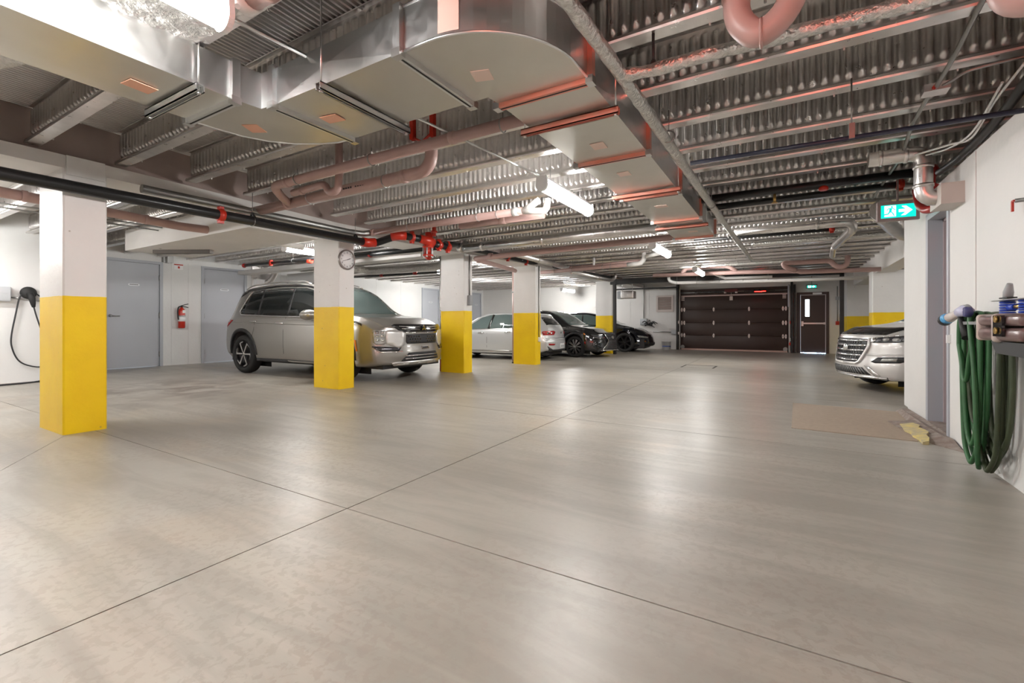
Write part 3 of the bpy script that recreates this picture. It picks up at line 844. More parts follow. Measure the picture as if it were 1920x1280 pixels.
# raised seam on outer curve
def seam(cur, z):
    MB().tube([(p[0],p[1],z) for p in cur], .007, 6).build('seam', ductm, duct)
seam(cur2, DZ0); seam(cur2, DZ1); seam(cur1, DZ0); seam(cur1, DZ1)
yb = [2.30, 3.50, 4.72, 6.00, 7.32]
for a, b in zip(yb[:-1], yb[1:]): broken_box(-1.46, -0.90, a+.012, b-.012)
# tapered end piece
m = MB(); m.add([(-1.46,7.33,DZ0),(-.90,7.33,DZ0),(-.90,7.33,DZ1),(-1.46,7.33,DZ1),(-1.36,7.75,2.34),(-1.0,7.75,2.34),(-1.0,7.75,2.5),(-1.36,7.75,2.5)],
    [(0,1,5,4),(1,2,6,5),(2,3,7,6),(3,0,4,7),(4,5,6,7)]); m.build('duct_reducer', ductm, duct)
def flange(axis, pos, a0, a1, mat=None):
    """bolted flange ring around the duct"""
    e = 0.028; t = 0.022; m = MB()
    def B(p0, p1, z0, z1):
        if axis == 'y': m.box((p0,pos-t,z0),(p1,pos+t,z1))
        else: m.box((pos-t,p0,z0),(pos+t,p1,z1))
    B(a0-e, a1+e, DZ0-e, DZ0); B(a0-e, a1+e, DZ1, DZ1+e*.3); B(a0-e, a0, DZ0, DZ1); B(a1, a1+e, DZ0, DZ1)
    f = m.build('flange', mat or ductm, duct)
    # a gasket groove in the middle and corner bolts
    g_ = MB()
    if axis == 'y': g_.box((a0-e-.001,pos-.004,DZ0-e-.003),(a1+e+.001,pos+.004,DZ0-e+.004))
    else: g_.box((pos-.004,a0-e-.001,DZ0-e-.003),(pos+.004,a1+e+.001,DZ0-e+.004))
    g_.build('gasket', darkrub, f)
    for q in (a0-.012, a1+.012):
        c_ = (q,pos,DZ0-.012) if axis == 'y' else (pos,q,DZ0-.012)
        MB().cbox(c_, (.04,.055,.04) if axis == 'y' else (.055,.04,.04)).build('corner_bolt', steel, f)
flange('y', 1.45, lx0, lx1); flange('y', -1.4, lx0, lx1)
flange('x', -2.61, 1.61, 2.19); flange('x', -1.59, 1.61, 2.19)
for q in yb: flange('y', q, -1.46, -0.90, redglow)
def trapeze(axis, pos, a0, a1, mat=None):
    """channel under the duct on two threaded rods"""
    e = 0.05; z1 = DZ0-.012; m = MB()
    for dz0, dz1, dw0, dw1 in ((-.042,0,-.021,-.015),(-.042,0,.015,.021),(-.006,0,-.021,.021),(-.042,-.036,-.021,-.010),(-.042,-.036,.010,.021)):
        if axis == 'y': m.box((a0-e,pos+dw0,z1+dz0),(a1+e,pos+dw1,z1+dz1))
        else: m.box((pos+dw0,a0-e,z1+dz0),(pos+dw1,a1+e,z1+dz1))
    o = m.build('trapeze_channel', mat or ductm, duct)
    for q in (a0-e*.6, a1+e*.6):
        c_ = (q,pos) if axis == 'y' else (pos,q)
        MB().cyl((c_[0],c_[1],z1-.055),(c_[0],c_[1],ZD-.05), .005, 6).build('threaded_rod', steel, o)
        MB().cyl((c_[0],c_[1],z1-.052),(c_[0],c_[1],z1-.04), .011, 6).build('nut', steel, o)
trapeze('y', 1.25, lx0, lx1); trapeze('y', -0.9, lx0, lx1)
trapeze('x', -2.14, 1.61, 2.19)
for q in (2.66, 4.52, 6.32): trapeze('y', q, -1.46, -0.90, redglow)
def stick(c, w_, h_, a, mat=sticker, z=None):
    z = DZ0-.0095 if z is None else z
    co, si = cos(a), sin(a)
    pts = [(c[0]+co*x-si*y_, c[1]+si*x+co*y_) for x, y_ in ((-w_/2,-h_/2),(w_/2,-h_/2),(w_/2,h_/2),(-w_/2,h_/2))]
    MB().prism(pts, 'z', z, z+.004).build('sticker', mat, duct)
stick((-3.03,1.10), .10, .13, 0.1); stick((-3.03,1.73), .10, .12, 0.5); stick((-2.46,1.90), .13, .09, 0.15)
stick((-1.36,1.97), .10, .10, 0.3, stickw); stick((-1.17,3.19), .10, .12, 0.05, stickw)
stick((-1.20,3.90), .10, .11, 0, stickw); stick((-1.18,5.2), .13, .10, 0, stickw); stick((-1.12,6.85), .12, .10, 0, stickw)
# pale patch on the curved side of the big elbow
def patch(u, v):
    a = 0.12+0.20*u
    r = .52+.003
    return (-1.42+r*sin(a), 2.13-r*cos(a), DZ0+.015+v*(DZ1-DZ0-.03))
MB().grid(patch, 6, 3).build('patch', stickw, duct, fix=False)

# ================================================================== round ducts
def pipe(name, label, cat, runs, mat, r, n=14, group=None, base=None, fil=None, part='pipe_run'):
    """runs: list of polylines (world). returns the thing"""
    b = base or tuple(runs[0][0])
    t = thing(name, label, cat, b, 0, group)
    for p in runs:
        pts = fillet(p, fil if fil else r*2.2, 6) if len(p) > 2 else p
        MB().tube(pts, r, n).build(part, mat, t)
    return t
def coupling(t, c, axis, r, l=.06, mat=pvc, name='coupling', n=14):
    MB().lathe([(r,-l/2),(r*1.12,-l/2+.004),(r*1.12,l/2-.004),(r,l/2)], c, axis, n).build(name, mat, t)
def grooved(t, c, axis, r, mat=redp):
    """bolted grooved coupling"""
    m = MB().lathe([(r,-.035),(r*1.22,-.03),(r*1.22,-.015),(r*1.32,-.012),(r*1.32,.012),(r*1.22,.015),(r*1.22,.03),(r,.035)], c, axis, 18)
    c = Vector(c)
    for s_ in (-1, 1):
        d_ = Vector((0,0,s_*r*1.4)) if axis != 'z' else Vector((s_*r*1.4,0,0))
        m.cbox(c+d_, (.05,.05,.03))
    m.build('grooved_coupling', mat, t)
def hanger(t, c, axis, r, ztop=ZJ, split=False):
    """ring hanger on a rod"""
    c = Vector(c)
    ring = []
    for k in range(17):
        a = 2*pi*k/16
        o = Vector((0, cos(a), sin(a))) if axis == 'x' else Vector((cos(a), 0, sin(a)))
        ring.append(c + o*(r+.004))
    m = MB().tube(ring, .005, 5, caps=False)
    m.cyl(c+Vector((0,0,r)), (c.x,c.y,ztop), .004, 5)
    m.build('hanger', steeld, t)

# foil round duct over the aisle with segmented elbow
t = pipe('round_duct', 'shiny round metal duct crossing the ceiling towards the third column', 'duct', [[(-5.0,6.68,2.36),(-1.45,6.64,2.36)]], galv, .075, 20)
MB().tube([(-5.0,6.68,2.36),(-5.1,6.70,2.37),(-5.17,6.78,2.39),(-5.2,6.9,2.42),(-5.2,7.0,2.5)], .078, 12).build('segmented_elbow', galv, t)
for x in (-4.6,-3.4,-2.3): coupling(t, (x,6.67,2.36), 'x', .075, .05, galv, 'seam_band', 20)
t = pipe('round_duct', 'silver round pipe along the beam between third and fourth columns', 'duct', [[(-4.72,8.1,2.41),(-4.80,11.7,2.41)]], galv, .06, 18)
coupling(t, (-4.74,9.0,2.41), 'y', .06, .05, galv, 'seam_band')
t = pipe('round_duct', 'silver round pipe ending in an elbow near the fifth column', 'duct', [[(-4.62,10.6,2.30),(-4.6,13.5,2.30),(-4.55,13.75,2.36),(-4.5,13.8,2.5)]], galv, .055, 18)
coupling(t, (-4.61,12.4,2.30), 'y', .055, .05, galv, 'seam_band')

# right wall exhaust: round duct down into a box on the wall
t = thing('exhaust_duct', 'silver round exhaust duct with two elbows entering the right wall', 'duct', (1.0,5.05,2.0))
path = fillet([(0.62,5.02,2.42),(0.985,5.02,2.42),(0.985,5.02,2.035),(1.16,5.02,2.02)], .09, 7)
MB().tube(path, .062, 18).build('pipe_run', galv, t)
for c_, ax in (((0.87,5.02,2.42),'x'),((0.985,5.02,2.30),'z'),((0.985,5.02,2.14),'z'),((0.70,5.02,2.42),'x')): coupling(t, c_, ax, .062, .03, galv, 'seam_band', 18)
MB().box((1.06,4.86,1.945),(1.2,5.18,2.11)).build('wall_box', pmat('exhaust_box', (0.55,0.50,0.46), 0.5), t)
t = thing('exhaust_duct', 'long silver duct run dropping at an angle beyond the exit sign', 'duct', (0.9,8.4,2.4))
MB().tube(fillet([(-0.7,8.05,2.44),(0.80,8.05,2.44),(0.84,8.2,2.36),(0.74,9.6,2.33)], .1, 6), .062, 16).build('pipe_run', galv, t)
MB().tube([(0.74,9.6,2.33),(0.735,9.9,2.33),(0.735,10.15,2.22)], .045, 12).build('tail', galv, t)
coupling(t, (0.4,8.05,2.44), 'x', .062, .04, galv, 'seam_band', 16)
t = thing('exhaust_duct', 'wide grey metal elbow behind the exit sign', 'duct', (1.2,7.6,2.2))
MB().tube([(1.0,7.0,2.36),(1.08,7.25,2.34),(1.2,7.5,2.26),(1.33,7.7,2.2),(1.5,7.85,2.19)], .13, 14).build('pipe_run', galv, t)
MB().tube([(1.5,7.85,2.19),(1.8,7.95,2.19)], .13, 14).build('tail', galv, t)
# ================================================================== sprinkler pipes
t = pipe('sprinkler_main', 'thick black sprinkler pipe running along the beam', 'pipe', [[(-5.40,-6.9,2.20),(-5.40,1.4,2.20),(-5.36,4.66,2.20)]], blackp, .055, 18, base=(-5.40,1.4,2.2), fil=.3)
grooved(t, (-5.39,2.70,2.20), 'y', .055)
for y_ in (0.2,3.05,4.55):
    hanger(t, (-5.385,y_,2.20), 'y', .056)
    MB().prism([(-5.45,2.225),(-5.385,2.30),(-5.32,2.225),(-5.33,2.21),(-5.385,2.285),(-5.44,2.21)], 'y', y_-.015, y_+.015).build('clevis', blackm, t)
t = thing('sprinkler_valve', 'cluster of red grooved fittings and valve at the end of the black pipe', 'valve', (-4.8,5.2,2.2))
MB().tube(fillet([(-5.36,4.70,2.20),(-5.33,4.88,2.21),(-5.0,4.98,2.30),(-4.93,5.05,2.31)], .08), .055, 14).build('offset_pipe', blackp, t)
MB().tube([(-5.36,4.66,2.20),(-5.355,4.76,2.20),(-5.31,4.86,2.215)], .068, 14).build('elbow_fitting', redp, t)
MB().tube([(-5.05,4.94,2.29),(-4.95,5.0,2.31),(-4.9,5.08,2.31)], .068, 14).build('elbow_fitting', redp, t)
MB().tube([(-4.93,5.05,2.31),(-4.74,5.42,2.28)], .055, 14).build('spool', blackp, t)
grooved(t, (-4.87,5.18,2.30), 'y', .055)
MB().tube([(-4.80,5.28,2.29),(-4.74,5.42,2.27),(-4.72,5.5,2.24)], .075, 14, rs=[.06,.085,.07]).cyl((-4.74,5.42,2.24),(-4.74,5.42,2.40), .06, 14).build('tee_body', redp, t)
MB().lathe([(.085,0),(.085,.025),(.06,.03),(.06,.12),(.085,.125),(.085,.15),(.05,.17)], (-4.78,5.44,2.04), 'z', 16).build('flanged_bonnet', redp, t)
MB().lathe([(.03,0),(.06,.02),(.065,.06),(.03,.09)], (-4.84,5.48,2.06), 'y', 14).build('cap', redp, t)
for a in range(6):
    MB().cbox((-4.78+.075*cos(a*pi/3),5.44+.075*sin(a*pi/3),2.115), (.016,.016,.19)).build('bolt', steeld, t)
MB().tube([(-4.72,5.5,2.24),(-4.66,5.72,2.22)], .055, 14).build('spool', blackp, t)
grooved(t, (-4.69,5.6,2.23), 'y', .055)
grooved(t, (-4.66,5.78,2.22), 'y', .055)
MB().cyl((-4.62,5.40,2.33),(-4.62,5.40,2.5), .03, 10).lathe([(.05,0),(.05,.03)], (-4.62,5.40,2.38), 'z', 12).build('drain_valve', redp, t)
t = pipe('sprinkler_pipe', 'black sprinkler pipe continuing along the column row to the garage door', 'pipe', [[(-4.66,5.72,2.26),(-5.12,6.6,2.42),(-5.2,7.2,2.43),(-5.18,10.2,2.43),(-4.75,14.2,2.44)]], blackp, .05, 14, fil=.15)
for c_ in ((-5.19,8.5,2.43),(-5.185,9.3,2.43),(-5.03,11.6,2.433)): grooved(t, c_, 'y', .05)
t = pipe('sprinkler_pipe', 'black sprinkler pipe crossing the ceiling on the right, nearer one', 'pipe', [[(-0.84,5.73,2.44),(1.08,5.74,2.44)]], blackp, .044, 12)
MB().cyl((-0.1,5.73,2.40),(-0.1,5.73,2.31), .014, 8).lathe([(.03,0),(.03,.004)], (-0.1,5.73,2.305), 'z', 10).build('sprinkler_head', brass, t)
MB().lathe([(.035,0),(.045,.01),(.045,.03),(.03,.05)], (0.34,5.73,2.375), 'z', 12).build('red_plug', redp, t)
t = pipe('sprinkler_pipe', 'black sprinkler pipe crossing the ceiling on the right, farther one', 'pipe', [[(-0.84,6.18,2.44),(1.05,6.14,2.44)]], blackp, .038, 12)
grooved(t, (1.02,6.14,2.44), 'x', .038)
t = pipe('sprinkler_pipe', 'third black pipe across the ceiling behind the exit sign', 'pipe', [[(-1.4,8.66,2.46),(0.66,8.66,2.46)]], blackp, .03, 10)
grooved(t, (0.62,8.66,2.46), 'x', .03)
t = pipe('sprinkler_branch', 'thin dark branch pipe slung below the joists on the right', 'pipe', [[(-0.60,3.56,2.175),(1.19,3.62,2.175)]], pmat('navy_pipe', (0.02,0.022,0.045), 0.35), .015, 10)
m = MB().box((0.345,3.565,2.165),(0.375,3.615,2.26)).cyl((0.36,3.59,2.26),(0.36,3.59,2.55), .005, 6); m.build('strap', steeld, t)
t = pipe('cable_tray', 'black conduit bundle bending along the top of the right wall', 'cable', [[(1.17,2.2,2.44),(1.17,3.4,2.42),(1.18,3.95,2.34),(1.18,4.4,2.30),(1.17,5.0,2.30),(1.12,5.2,2.28)]], blackm, .028, 10, fil=.2)
MB().tube(spline([(0.9,4.85,2.36),(1.05,4.6,2.33),(1.12,4.4,2.30),(1.12,4.0,2.38),(1.13,3.6,2.43)], 6), .008, 6).build('loose_wire', whitepl, t)
MB().tube(spline([(0.98,4.9,2.36),(1.06,4.65,2.32),(1.10,4.3,2.31),(1.10,3.8,2.42)], 6), .007, 6).build('loose_wire', whitepl, t)
t = thing('sprinkler_valve', 'dark red valve body against the right wall behind the exhaust duct', 'valve', (1.1,5.5,2.2))
MB().lathe([(.06,0),(.075,.02),(.075,.06),(.05,.08),(.05,.14),(.075,.16),(.075,.20),(.06,.24)], (1.10,5.42,2.16), 'z', 14).build('body', redd, t)
MB().tube(fillet([(1.09,5.80,2.30),(1.09,5.72,2.12),(1.10,5.50,2.02),(1.15,5.34,2.02)], .1), .036, 12).build('elbow', redd, t)
MB().lathe([(.05,0),(.062,.005),(.062,.03),(.05,.035)], (1.10,5.42,2.1), 'z', 14).build('flange', redd, t)
t = pipe('sprinkler_pipe', 'dark sprinkler pipe with red caps above the silver SUV', 'pipe', [[(-9.7,5.33,2.20),(-6.2,5.55,2.22)]], blackp, .03, 10)
MB().lathe([(.0001,-.03),(.04,-.02),(.045,.02),(.03,.05)], (-9.72,5.33,2.20), 'x', 12).build('end_cap', redd, t)
grooved(t, (-8.85,5.385,2.205), 'x', .03); 
for x in (-7.72,-7.5,-7.3): coupling(t, (x,5.46,2.17), 'x', .04, .10, redp, 'red_fitting', 10)
hanger(t, (-8.2,5.43,2.21), 'x', .032)
t = pipe('sprinkler_pipe', 'dark sprinkler pipe across the bay beyond the silver SUV', 'pipe', [[(-11.5,8.35,2.25),(-6.6,8.75,2.25)]], blackp, .026, 10)
coupling(t, (-9.1,8.545,2.25), 'x', .034, .1, redd, 'red_fitting', 10); coupling(t, (-8.0,8.63,2.25), 'x', .034, .12, redd, 'red_fitting', 10)
t = pipe('sprinkler_pipe', 'thick black pipe across the left bay behind the clock', 'pipe', [[(-9.0,6.55,2.42),(-5.1,6.35,2.36)]], blackp, .05, 14)
coupling(t, (-7.2,6.46,2.39), 'x', .055, .05, redd, 'red_fitting', 12)

# ================================================================== drain pipes
DG = 'grey drain pipes under the joists'
t = pipe('drain_pipe', 'slim mauve drain pipe under the joists ending in a dropped elbow', 'pipe', [[(-1.55,2.79,2.43),(-4.56,2.80,2.42),(-4.70,2.98,2.37),(-4.80,3.12,2.36)]], pvc, .044, 14, DG, fil=.09)
coupling(t, (-4.32,2.80,2.42), 'x', .044, .05); coupling(t, (-2.2,2.79,2.428), 'x', .044, .05)
for x in (-1.75,-3.1,-4.15): hanger(t, (x,2.795,2.425), 'x', .045)
t = pipe('drain_trap', 'mauve drain pipe with a small trap below the slim pipe', 'pipe', [[(-4.45,2.95,2.37),(-3.92,2.94,2.38),(-3.86,2.94,2.28),(-3.73,2.94,2.28),(-3.71,2.94,2.42),(-3.71,2.94,2.80)]], pvc, .036, 12, DG, fil=.07)
coupling(t, (-3.71,2.94,2.46), 'z', .036, .05); coupling(t, (-4.3,2.95,2.37), 'x', .036, .05)
t = pipe('drain_pipe', 'thick mauve drain pipe with printed lettering turning up beside the duct', 'pipe', [[(-6.0,3.19,2.36),(-2.80,3.14,2.37),(-2.72,3.14,2.45),(-2.72,3.14,2.80)]], pvc, .056, 16, DG, fil=.14)
coupling(t, (-4.9,3.17,2.362), 'x', .056, .06); coupling(t, (-3.05,3.145,2.368), 'x', .056, .06)
for x in (-3.3,-4.45): hanger(t, (x,3.15,2.363), 'x', .057)
for k in range(14):
    if k in (4, 9): continue
    MB().box((-3.85+k*.035+(.12 if k > 8 else 0),3.098,2.352),(-3.85+k*.035+.02+(.12 if k > 8 else 0),3.1015,2.368)).build('printed_mark', inkm, t)
m = MB().box((-2.85,3.0,2.62),(-2.81,3.04,2.80)).box((-2.62,3.0,2.60),(-2.58,3.04,2.80)).tube([(-2.83,3.02,2.64),(-2.72,3.02,2.58),(-2.60,3.02,2.64)], .012, 6); m.build('red_bracket', redp, t)
t = pipe('drain_pipe', 'mauve drain pipe over the aisle with a white wye and trap near the strip light', 'pipe', [[(-5.35,4.82,2.36),(-2.75,4.85,2.37)]], pvc, .046, 14, DG)
MB().tube(fillet([(-2.75,4.85,2.37),(-2.55,4.85,2.34),(-2.43,4.85,2.33),(-2.41,4.85,2.47)], .08), .04, 12).build('trap', pvcw, t)
MB().tube([(-2.72,4.85,2.37),(-2.52,4.85,2.47)], .04, 12).build('wye_arm', pvcw, t)
coupling(t, (-2.85,4.85,2.37), 'x', .046, .08, pvcw); coupling(t, (-5.3,4.82,2.36), 'x', .046, .07)
for x in (-3.4,-3.1,-4.6): hanger(t, (x,4.835,2.365), 'x', .047)
MB().tube([(-5.35,4.82,2.36),(-5.45,4.75,2.34),(-5.47,4.5,2.33),(-5.47,2.0,2.33)], .044, 12).build('pipe_run', steeld, t)
t = pipe('drain_pipe', 'short fat mauve drain pipe beside the white wye', 'pipe', [[(-3.9,5.12,2.36),(-2.6,5.12,2.36)]], pvc, .05, 14, DG)
coupling(t, (-3.2,5.12,2.36), 'x', .05, .1)
t = pipe('drain_pipe', 'mauve drain pipe below the round duct turning along the beam', 'pipe', [[(-1.49,7.34,2.33),(-5.3,7.48,2.29),(-5.42,7.6,2.30),(-5.62,9.55,2.27)]], pvc, .05, 14, DG, fil=.12)
coupling(t, (-4.95,7.46,2.312), 'x', .05, .09); coupling(t, (-5.43,7.75,2.298), 'y', .05, .08)
t = pipe('drain_pipe', 'mauve drain pipe reaching the fourth column and turning up with a white elbow', 'pipe', [[(-5.6,10.35,2.28),(-2.72,9.95,2.29),(-2.62,9.94,2.36),(-2.62,9.94,2.52)]], pvc, .046, 14, DG, fil=.12)
MB().tube(fillet([(-3.0,9.99,2.29),(-2.72,9.95,2.29),(-2.62,9.94,2.36),(-2.62,9.94,2.52)], .12), .049, 14).build('white_elbow', pvcw, t)
MB().tube([(-2.5,9.7,2.40),(-2.1,9.5,2.44)], .045, 12).build('white_branch', pvcw, t)
for x in (-4.9,-4.4,-3.4,-3.6): hanger(t, (x,10.35-.139*(x+5.6),2.285), 'x', .047)
t = pipe('drain_pipe', 'second mauve drain pipe beside the one at the fourth column', 'pipe', [[(-4.6,10.5,2.37),(-2.7,10.1,2.37)]], pvc, .04, 12, DG)
coupling(t, (-4.2,10.42,2.37), 'x', .04, .1); MB().cyl((-3.9,10.3,2.37),(-3.9,10.3,2.55), .03, 10).build('vent_stub', pvcw, t)
# overhead traps near the camera on the right
t = pipe('drain_trap', 'large mauve drain trap hanging close overhead on the right', 'pipe', [[(-0.175,2.12,2.82),(-0.175,2.12,2.26),(-0.10,2.12,2.17),(-0.02,2.12,2.21),(0.035,2.12,2.30),(0.035,2.12,2.82)]], pvc, .052, 18, DG, fil=.10)
coupling(t, (-0.175,2.12,2.36), 'z', .052, .03); MB().lathe([(.053,-.006),(.058,-.003),(.058,.003),(.053,.006)], (-0.085,2.12,2.18), 'x', 16).build('clean_out_seam', pvc, t)
MB().cyl((-0.07,2.12,2.3),(-0.07,2.12,2.55), .006, 6).build('hanger', steeld, t)
t = pipe('drain_trap', 'mauve drain elbow at the upper right edge of the view', 'pipe', [[(0.60,2.03,2.70),(0.60,2.03,2.01),(0.68,1.98,1.97),(0.95,1.9,1.97)]], pvc, .05, 16, DG, fil=.1)
coupling(t, (0.60,2.03,2.10), 'z', .05, .04)
# near left ceiling: drain elbow and conduit by the first strip light
t = pipe('drain_pipe', 'mauve drain pipe with pale coupling above the nearest strip light', 'pipe', [[(-2.13,1.17,2.47),(-1.2,1.19,2.47)]], pvc, .05, 16, DG)
coupling(t, (-2.1,1.17,2.47), 'x', .052, .07, pvcw); coupling(t, (-1.95,1.175,2.47), 'x', .05, .03); coupling(t, (-1.85,1.175,2.47), 'x', .05, .03)
t = pipe('conduit', 'thin grey conduit running from the nearest strip light to the duct', 'conduit', [[(-2.02,1.08,2.36),(-2.34,1.22,2.50),(-2.30,1.75,2.50)]], steel, .011, 8, fil=.05)
t = pipe('conduit', 'thin conduit from the duct to the middle strip light', 'conduit', [[(-2.30,2.45,2.49),(-2.17,3.75,2.49),(-2.0,3.85,2.40)]], steel, .010, 8, fil=.05)
t = thing('foil_insulation', 'crumpled foil insulation board above the nearest strip light', 'insulation', (-2.5,0.95,2.5))
def fb(u, v):
    x = -3.0+.75*u; y_ = 0.66+.58*v
    return (x, y_, 2.505+.006*sin(x*41+y_*17)+.005*sin(x*23-y_*55))
MB().grid(fb, 40, 30).build('foil_face', foil, t, fix=False)
t = pipe('insulated_duct', 'foil wrapped flexible duct above the left duct', 'duct', [[(-2.95,0.86,2.62),(-2.2,0.80,2.62)]], foil, .09, 18)
t = pipe('insulated_pipe', 'foil wrapped insulated pipe over the left bay joists', 'pipe', [[(-4.9,0.42,2.50),(-3.6,0.80,2.50)]], foil, .05, 12)

# ================================================================== foil insulated pipe along the aisle
def wobble_tube(pts, r, n=14, amp=.006, seed=1):
    rnd = random.Random(seed)
    P = [Vector(p) for p in pts]; out = [P[0]]
    for i in range(len(P)-1):
        L_ = (P[i+1]-P[i]).length; k = max(2, int(L_/.045))
        for q in range(1, k+1): out.append(P[i].lerp(P[i+1], q/k))
    rs = [r+rnd.uniform(-amp, amp) for _ in out]
    return MB().tube(out, r, n, rs=rs)
t = thing('insulated_pipe', 'long foil wrapped insulated pipe running beside the big duct', 'pipe', (-0.75,2.4,2.34))
wobble_tube([(-0.80,0.9,2.36),(-0.79,1.65,2.36),(-0.76,2.43,2.34),(-0.74,4.3,2.34),(-0.70,7.0,2.34),(-0.62,11.0,2.34)], .036, 14, .003).build('pipe_run', foil, t)
wobble_tube([(-0.76,2.43,2.34),(-0.62,2.46,2.34),(-0.35,2.47,2.345),(0.45,2.52,2.35),(1.18,2.56,2.36)], .033, 12, .004, 2).build('branch_run', foil, t)
m = MB().cyl((-0.6,2.46,2.36),(-0.6,2.46,2.56), .008, 6).lathe([(.02,0),(.012,.03)], (-0.6,2.46,2.36), 'z', 8); m.build('hanger_rod', blackm, t)
for y_ in (3.4,5.6,7.8): hanger(t, (-0.72,y_,2.34), 'y', .038)

# ================================================================== conduits and box on the right
t = pipe('conduit', 'grey conduit dropping along the joists from a junction box on the right', 'conduit', [[(0.78,2.35,2.52),(0.80,3.05,2.52),(0.815,3.45,2.50),(0.80,3.78,2.46)],[(0.79,3.86,2.46),(0.80,4.4,2.46),(0.865,5.1,2.45),(0.875,6.7,2.45)]], steeld, .013, 10, fil=.15)
MB().tube(spline([(0.815,3.80,2.46),(0.87,3.76,2.475),(0.95,3.72,2.50),(1.2,3.70,2.505)], 6), .009, 8).build('flex_branch', steeld, t)
MB().cyl((0.795,3.76,2.46),(0.79,3.82,2.46), .012, 8).build('red_connector', redp, t)
MB().box((0.745,3.78,2.445),(0.87,3.88,2.49)).build('junction_box', galv, t)

# ================================================================== left bay pipes
t = pipe('drain_pipe', 'grey drain pipe running along the left bay behind the first two columns', 'pipe', [[(-6.75,-2.0,2.34),(-6.85,1.1,2.34),(-7.05,2.35,2.34),(-7.2,3.05,2.34),(-7.0,3.45,2.32),(-7.0,4.2,2.32)]], pvc, .055, 14, DG, fil=.12)
for c_ in ((-7.1,2.65,2.34),(-7.0,3.6,2.32),(-6.9,1.5,2.34)): coupling(t, c_, 'y', .055, .05)
MB().tube([(-7.0,4.15,2.32),(-6.95,4.35,2.28),(-6.9,4.75,2.26)], .05, 12).build('white_section', pvcw, t)
t = pipe('sprinkler_pipe', 'black pipe high in the left bay at the edge of the view', 'pipe', [[(-7.15,-1.0,2.40),(-7.15,1.66,2.40)]], blackp, .03, 12)
t = pipe('conduit', 'pair of thin conduits under the left bay joists', 'conduit', [[(-8.42,0.2,2.50),(-8.42,4.1,2.50)],[(-8.55,0.2,2.47),(-8.55,4.0,2.47)]], steeld, .011, 8)
t = pipe('drain_pipe', 'grey pipe across the left bay below the cross beam', 'pipe', [[(-9.0,3.55,2.28),(-8.8,3.50,2.35),(-7.05,3.57,2.37)]], pmat('grey_pipe', (0.36,0.36,0.35), 0.45), .042, 12, None, fil=.1)
hanger(t, (-8.7,3.5,2.35), 'x', .044)
clad0 = pmat('dark_channel', (0.10,0.085,0.075), 0.6)
t = thing('conduit_box', 'dark strip light housing hanging under the cross beam in the left bay', 'light', (-9.0,4.0,2.2))
MB().box((-9.35,3.78,2.19),(-8.35,3.88,2.25), 0, Matrix.Rotation(0.5,3,'Z')).build('housing', clad0, t)
MB().box((-9.0,3.9,2.2),(-8.85,3.96,2.3)).build('bracket', steeld, t)
t = thing('wall_bracket', 'grey bracket plates on top of the left wall by the fire extinguisher', 'bracket', (-12.4,5.05,2.4))
MB().box((-12.5,4.96,2.42),(-12.40,5.16,2.62)).build('plate', steeld, t); MB().box((-12.42,5.0,2.40),(-12.3,5.06,2.60)).build('fin', steeld, t)
t = thing('fan_unit', 'silver vent hood and elbow on the left wall above the silver SUV', 'vent', (-12.4,7.4,2.1))
MB().box((-12.5,7.05,1.98),(-12.46,7.65,2.56)).build('back_plate', galv, t)
MB().tube(fillet([(-12.0,7.5,2.62),(-12.15,7.5,2.35),(-12.3,7.45,2.15),(-12.48,7.35,2.1)], .1), .08, 12).build('elbow', galv, t)
MB().box((-12.46,7.1,2.02),(-12.36,7.5,2.2)).build('hood', whitepl, t)
t = pipe('insulated_duct', 'wrinkled foil flexible duct across the bay right of the clock', 'duct', [[(-9.2,7.4,2.40),(-9.0,7.95,2.31),(-8.7,8.06,2.30),(-6.9,8.3,2.32),(-6.5,8.2,2.45)]], foil, .09, 16, fil=.2)
t = thing('ceiling_box', 'pale grey box unit hanging under the ceiling above the silver SUV', 'box', (-11.6,8.0,2.1))
MB().box((-11.9,7.7,2.08),(-10.6,8.3,2.36)).build('body', wallg, t)

# ================================================================== far end pipes by the garage door
BF = 14.32
t = thing('steel_frame', 'black steel goalpost frame across the aisle before the garage door', 'frame', (-1.8,BF,0))
MB().box((-4.85,BF-.05,2.24),(1.28,BF+.05,2.40)).build('beam', blackm, t)
MB().box((1.19,BF-.05,0),(1.28,BF+.05,2.42)).build('post', blackm, t)
MB().box((-4.75,BF-.06,0),(-4.67,BF+.05,2.42)).build('post', blackm, t)
MB().box((-5.9,17.45,2.28),(-3.4,17.55,2.34)).build('rear_bar', blackm, t)
t = pipe('drain_pipe', 'long white drain pipe with a curved end in front of the garage door', 'pipe', [[(-2.98,14.1,2.42),(-2.98,14.1,2.26),(-2.80,14.1,2.19),(0.15,14.1,2.13),(1.75,14.1,2.12)]], pvcw, .045, 12, fil=.2)
MB().tube([(-1.75,13.9,2.40),(-1.55,14.0,2.30),(-1.45,14.05,2.26),(-0.3,14.05,2.24)], .04, 12).build('branch', pvcw, t)
for x in (-2.75,-2.2,-1.6,-1.0,-0.4): hanger(t, (x,14.1,2.18), 'x', .046)
t = pipe('drain_pipe', 'long grey drain pipe above the white one at the far end', 'pipe', [[(-3.3,13.5,2.38),(-0.9,13.5,2.34),(1.75,13.5,2.25)],[(-2.5,13.5,2.40),(-2.4,13.5,2.53),(-1.35,13.5,2.54),(-1.1,13.5,2.38)]], pvc, .055, 14, DG, fil=.15)
t = pipe('drain_trap', 'grey drain pipe with a trap at the far right of the aisle', 'pipe', [[(0.2,12.3,2.20),(0.0,12.2,2.28),(-0.05,12.2,2.37),(0.85,12.2,2.37),(0.93,12.2,2.25),(1.05,12.2,2.21),(1.15,12.2,2.28),(1.16,12.2,2.46)]], pvc, .055, 14, DG, fil=.1)
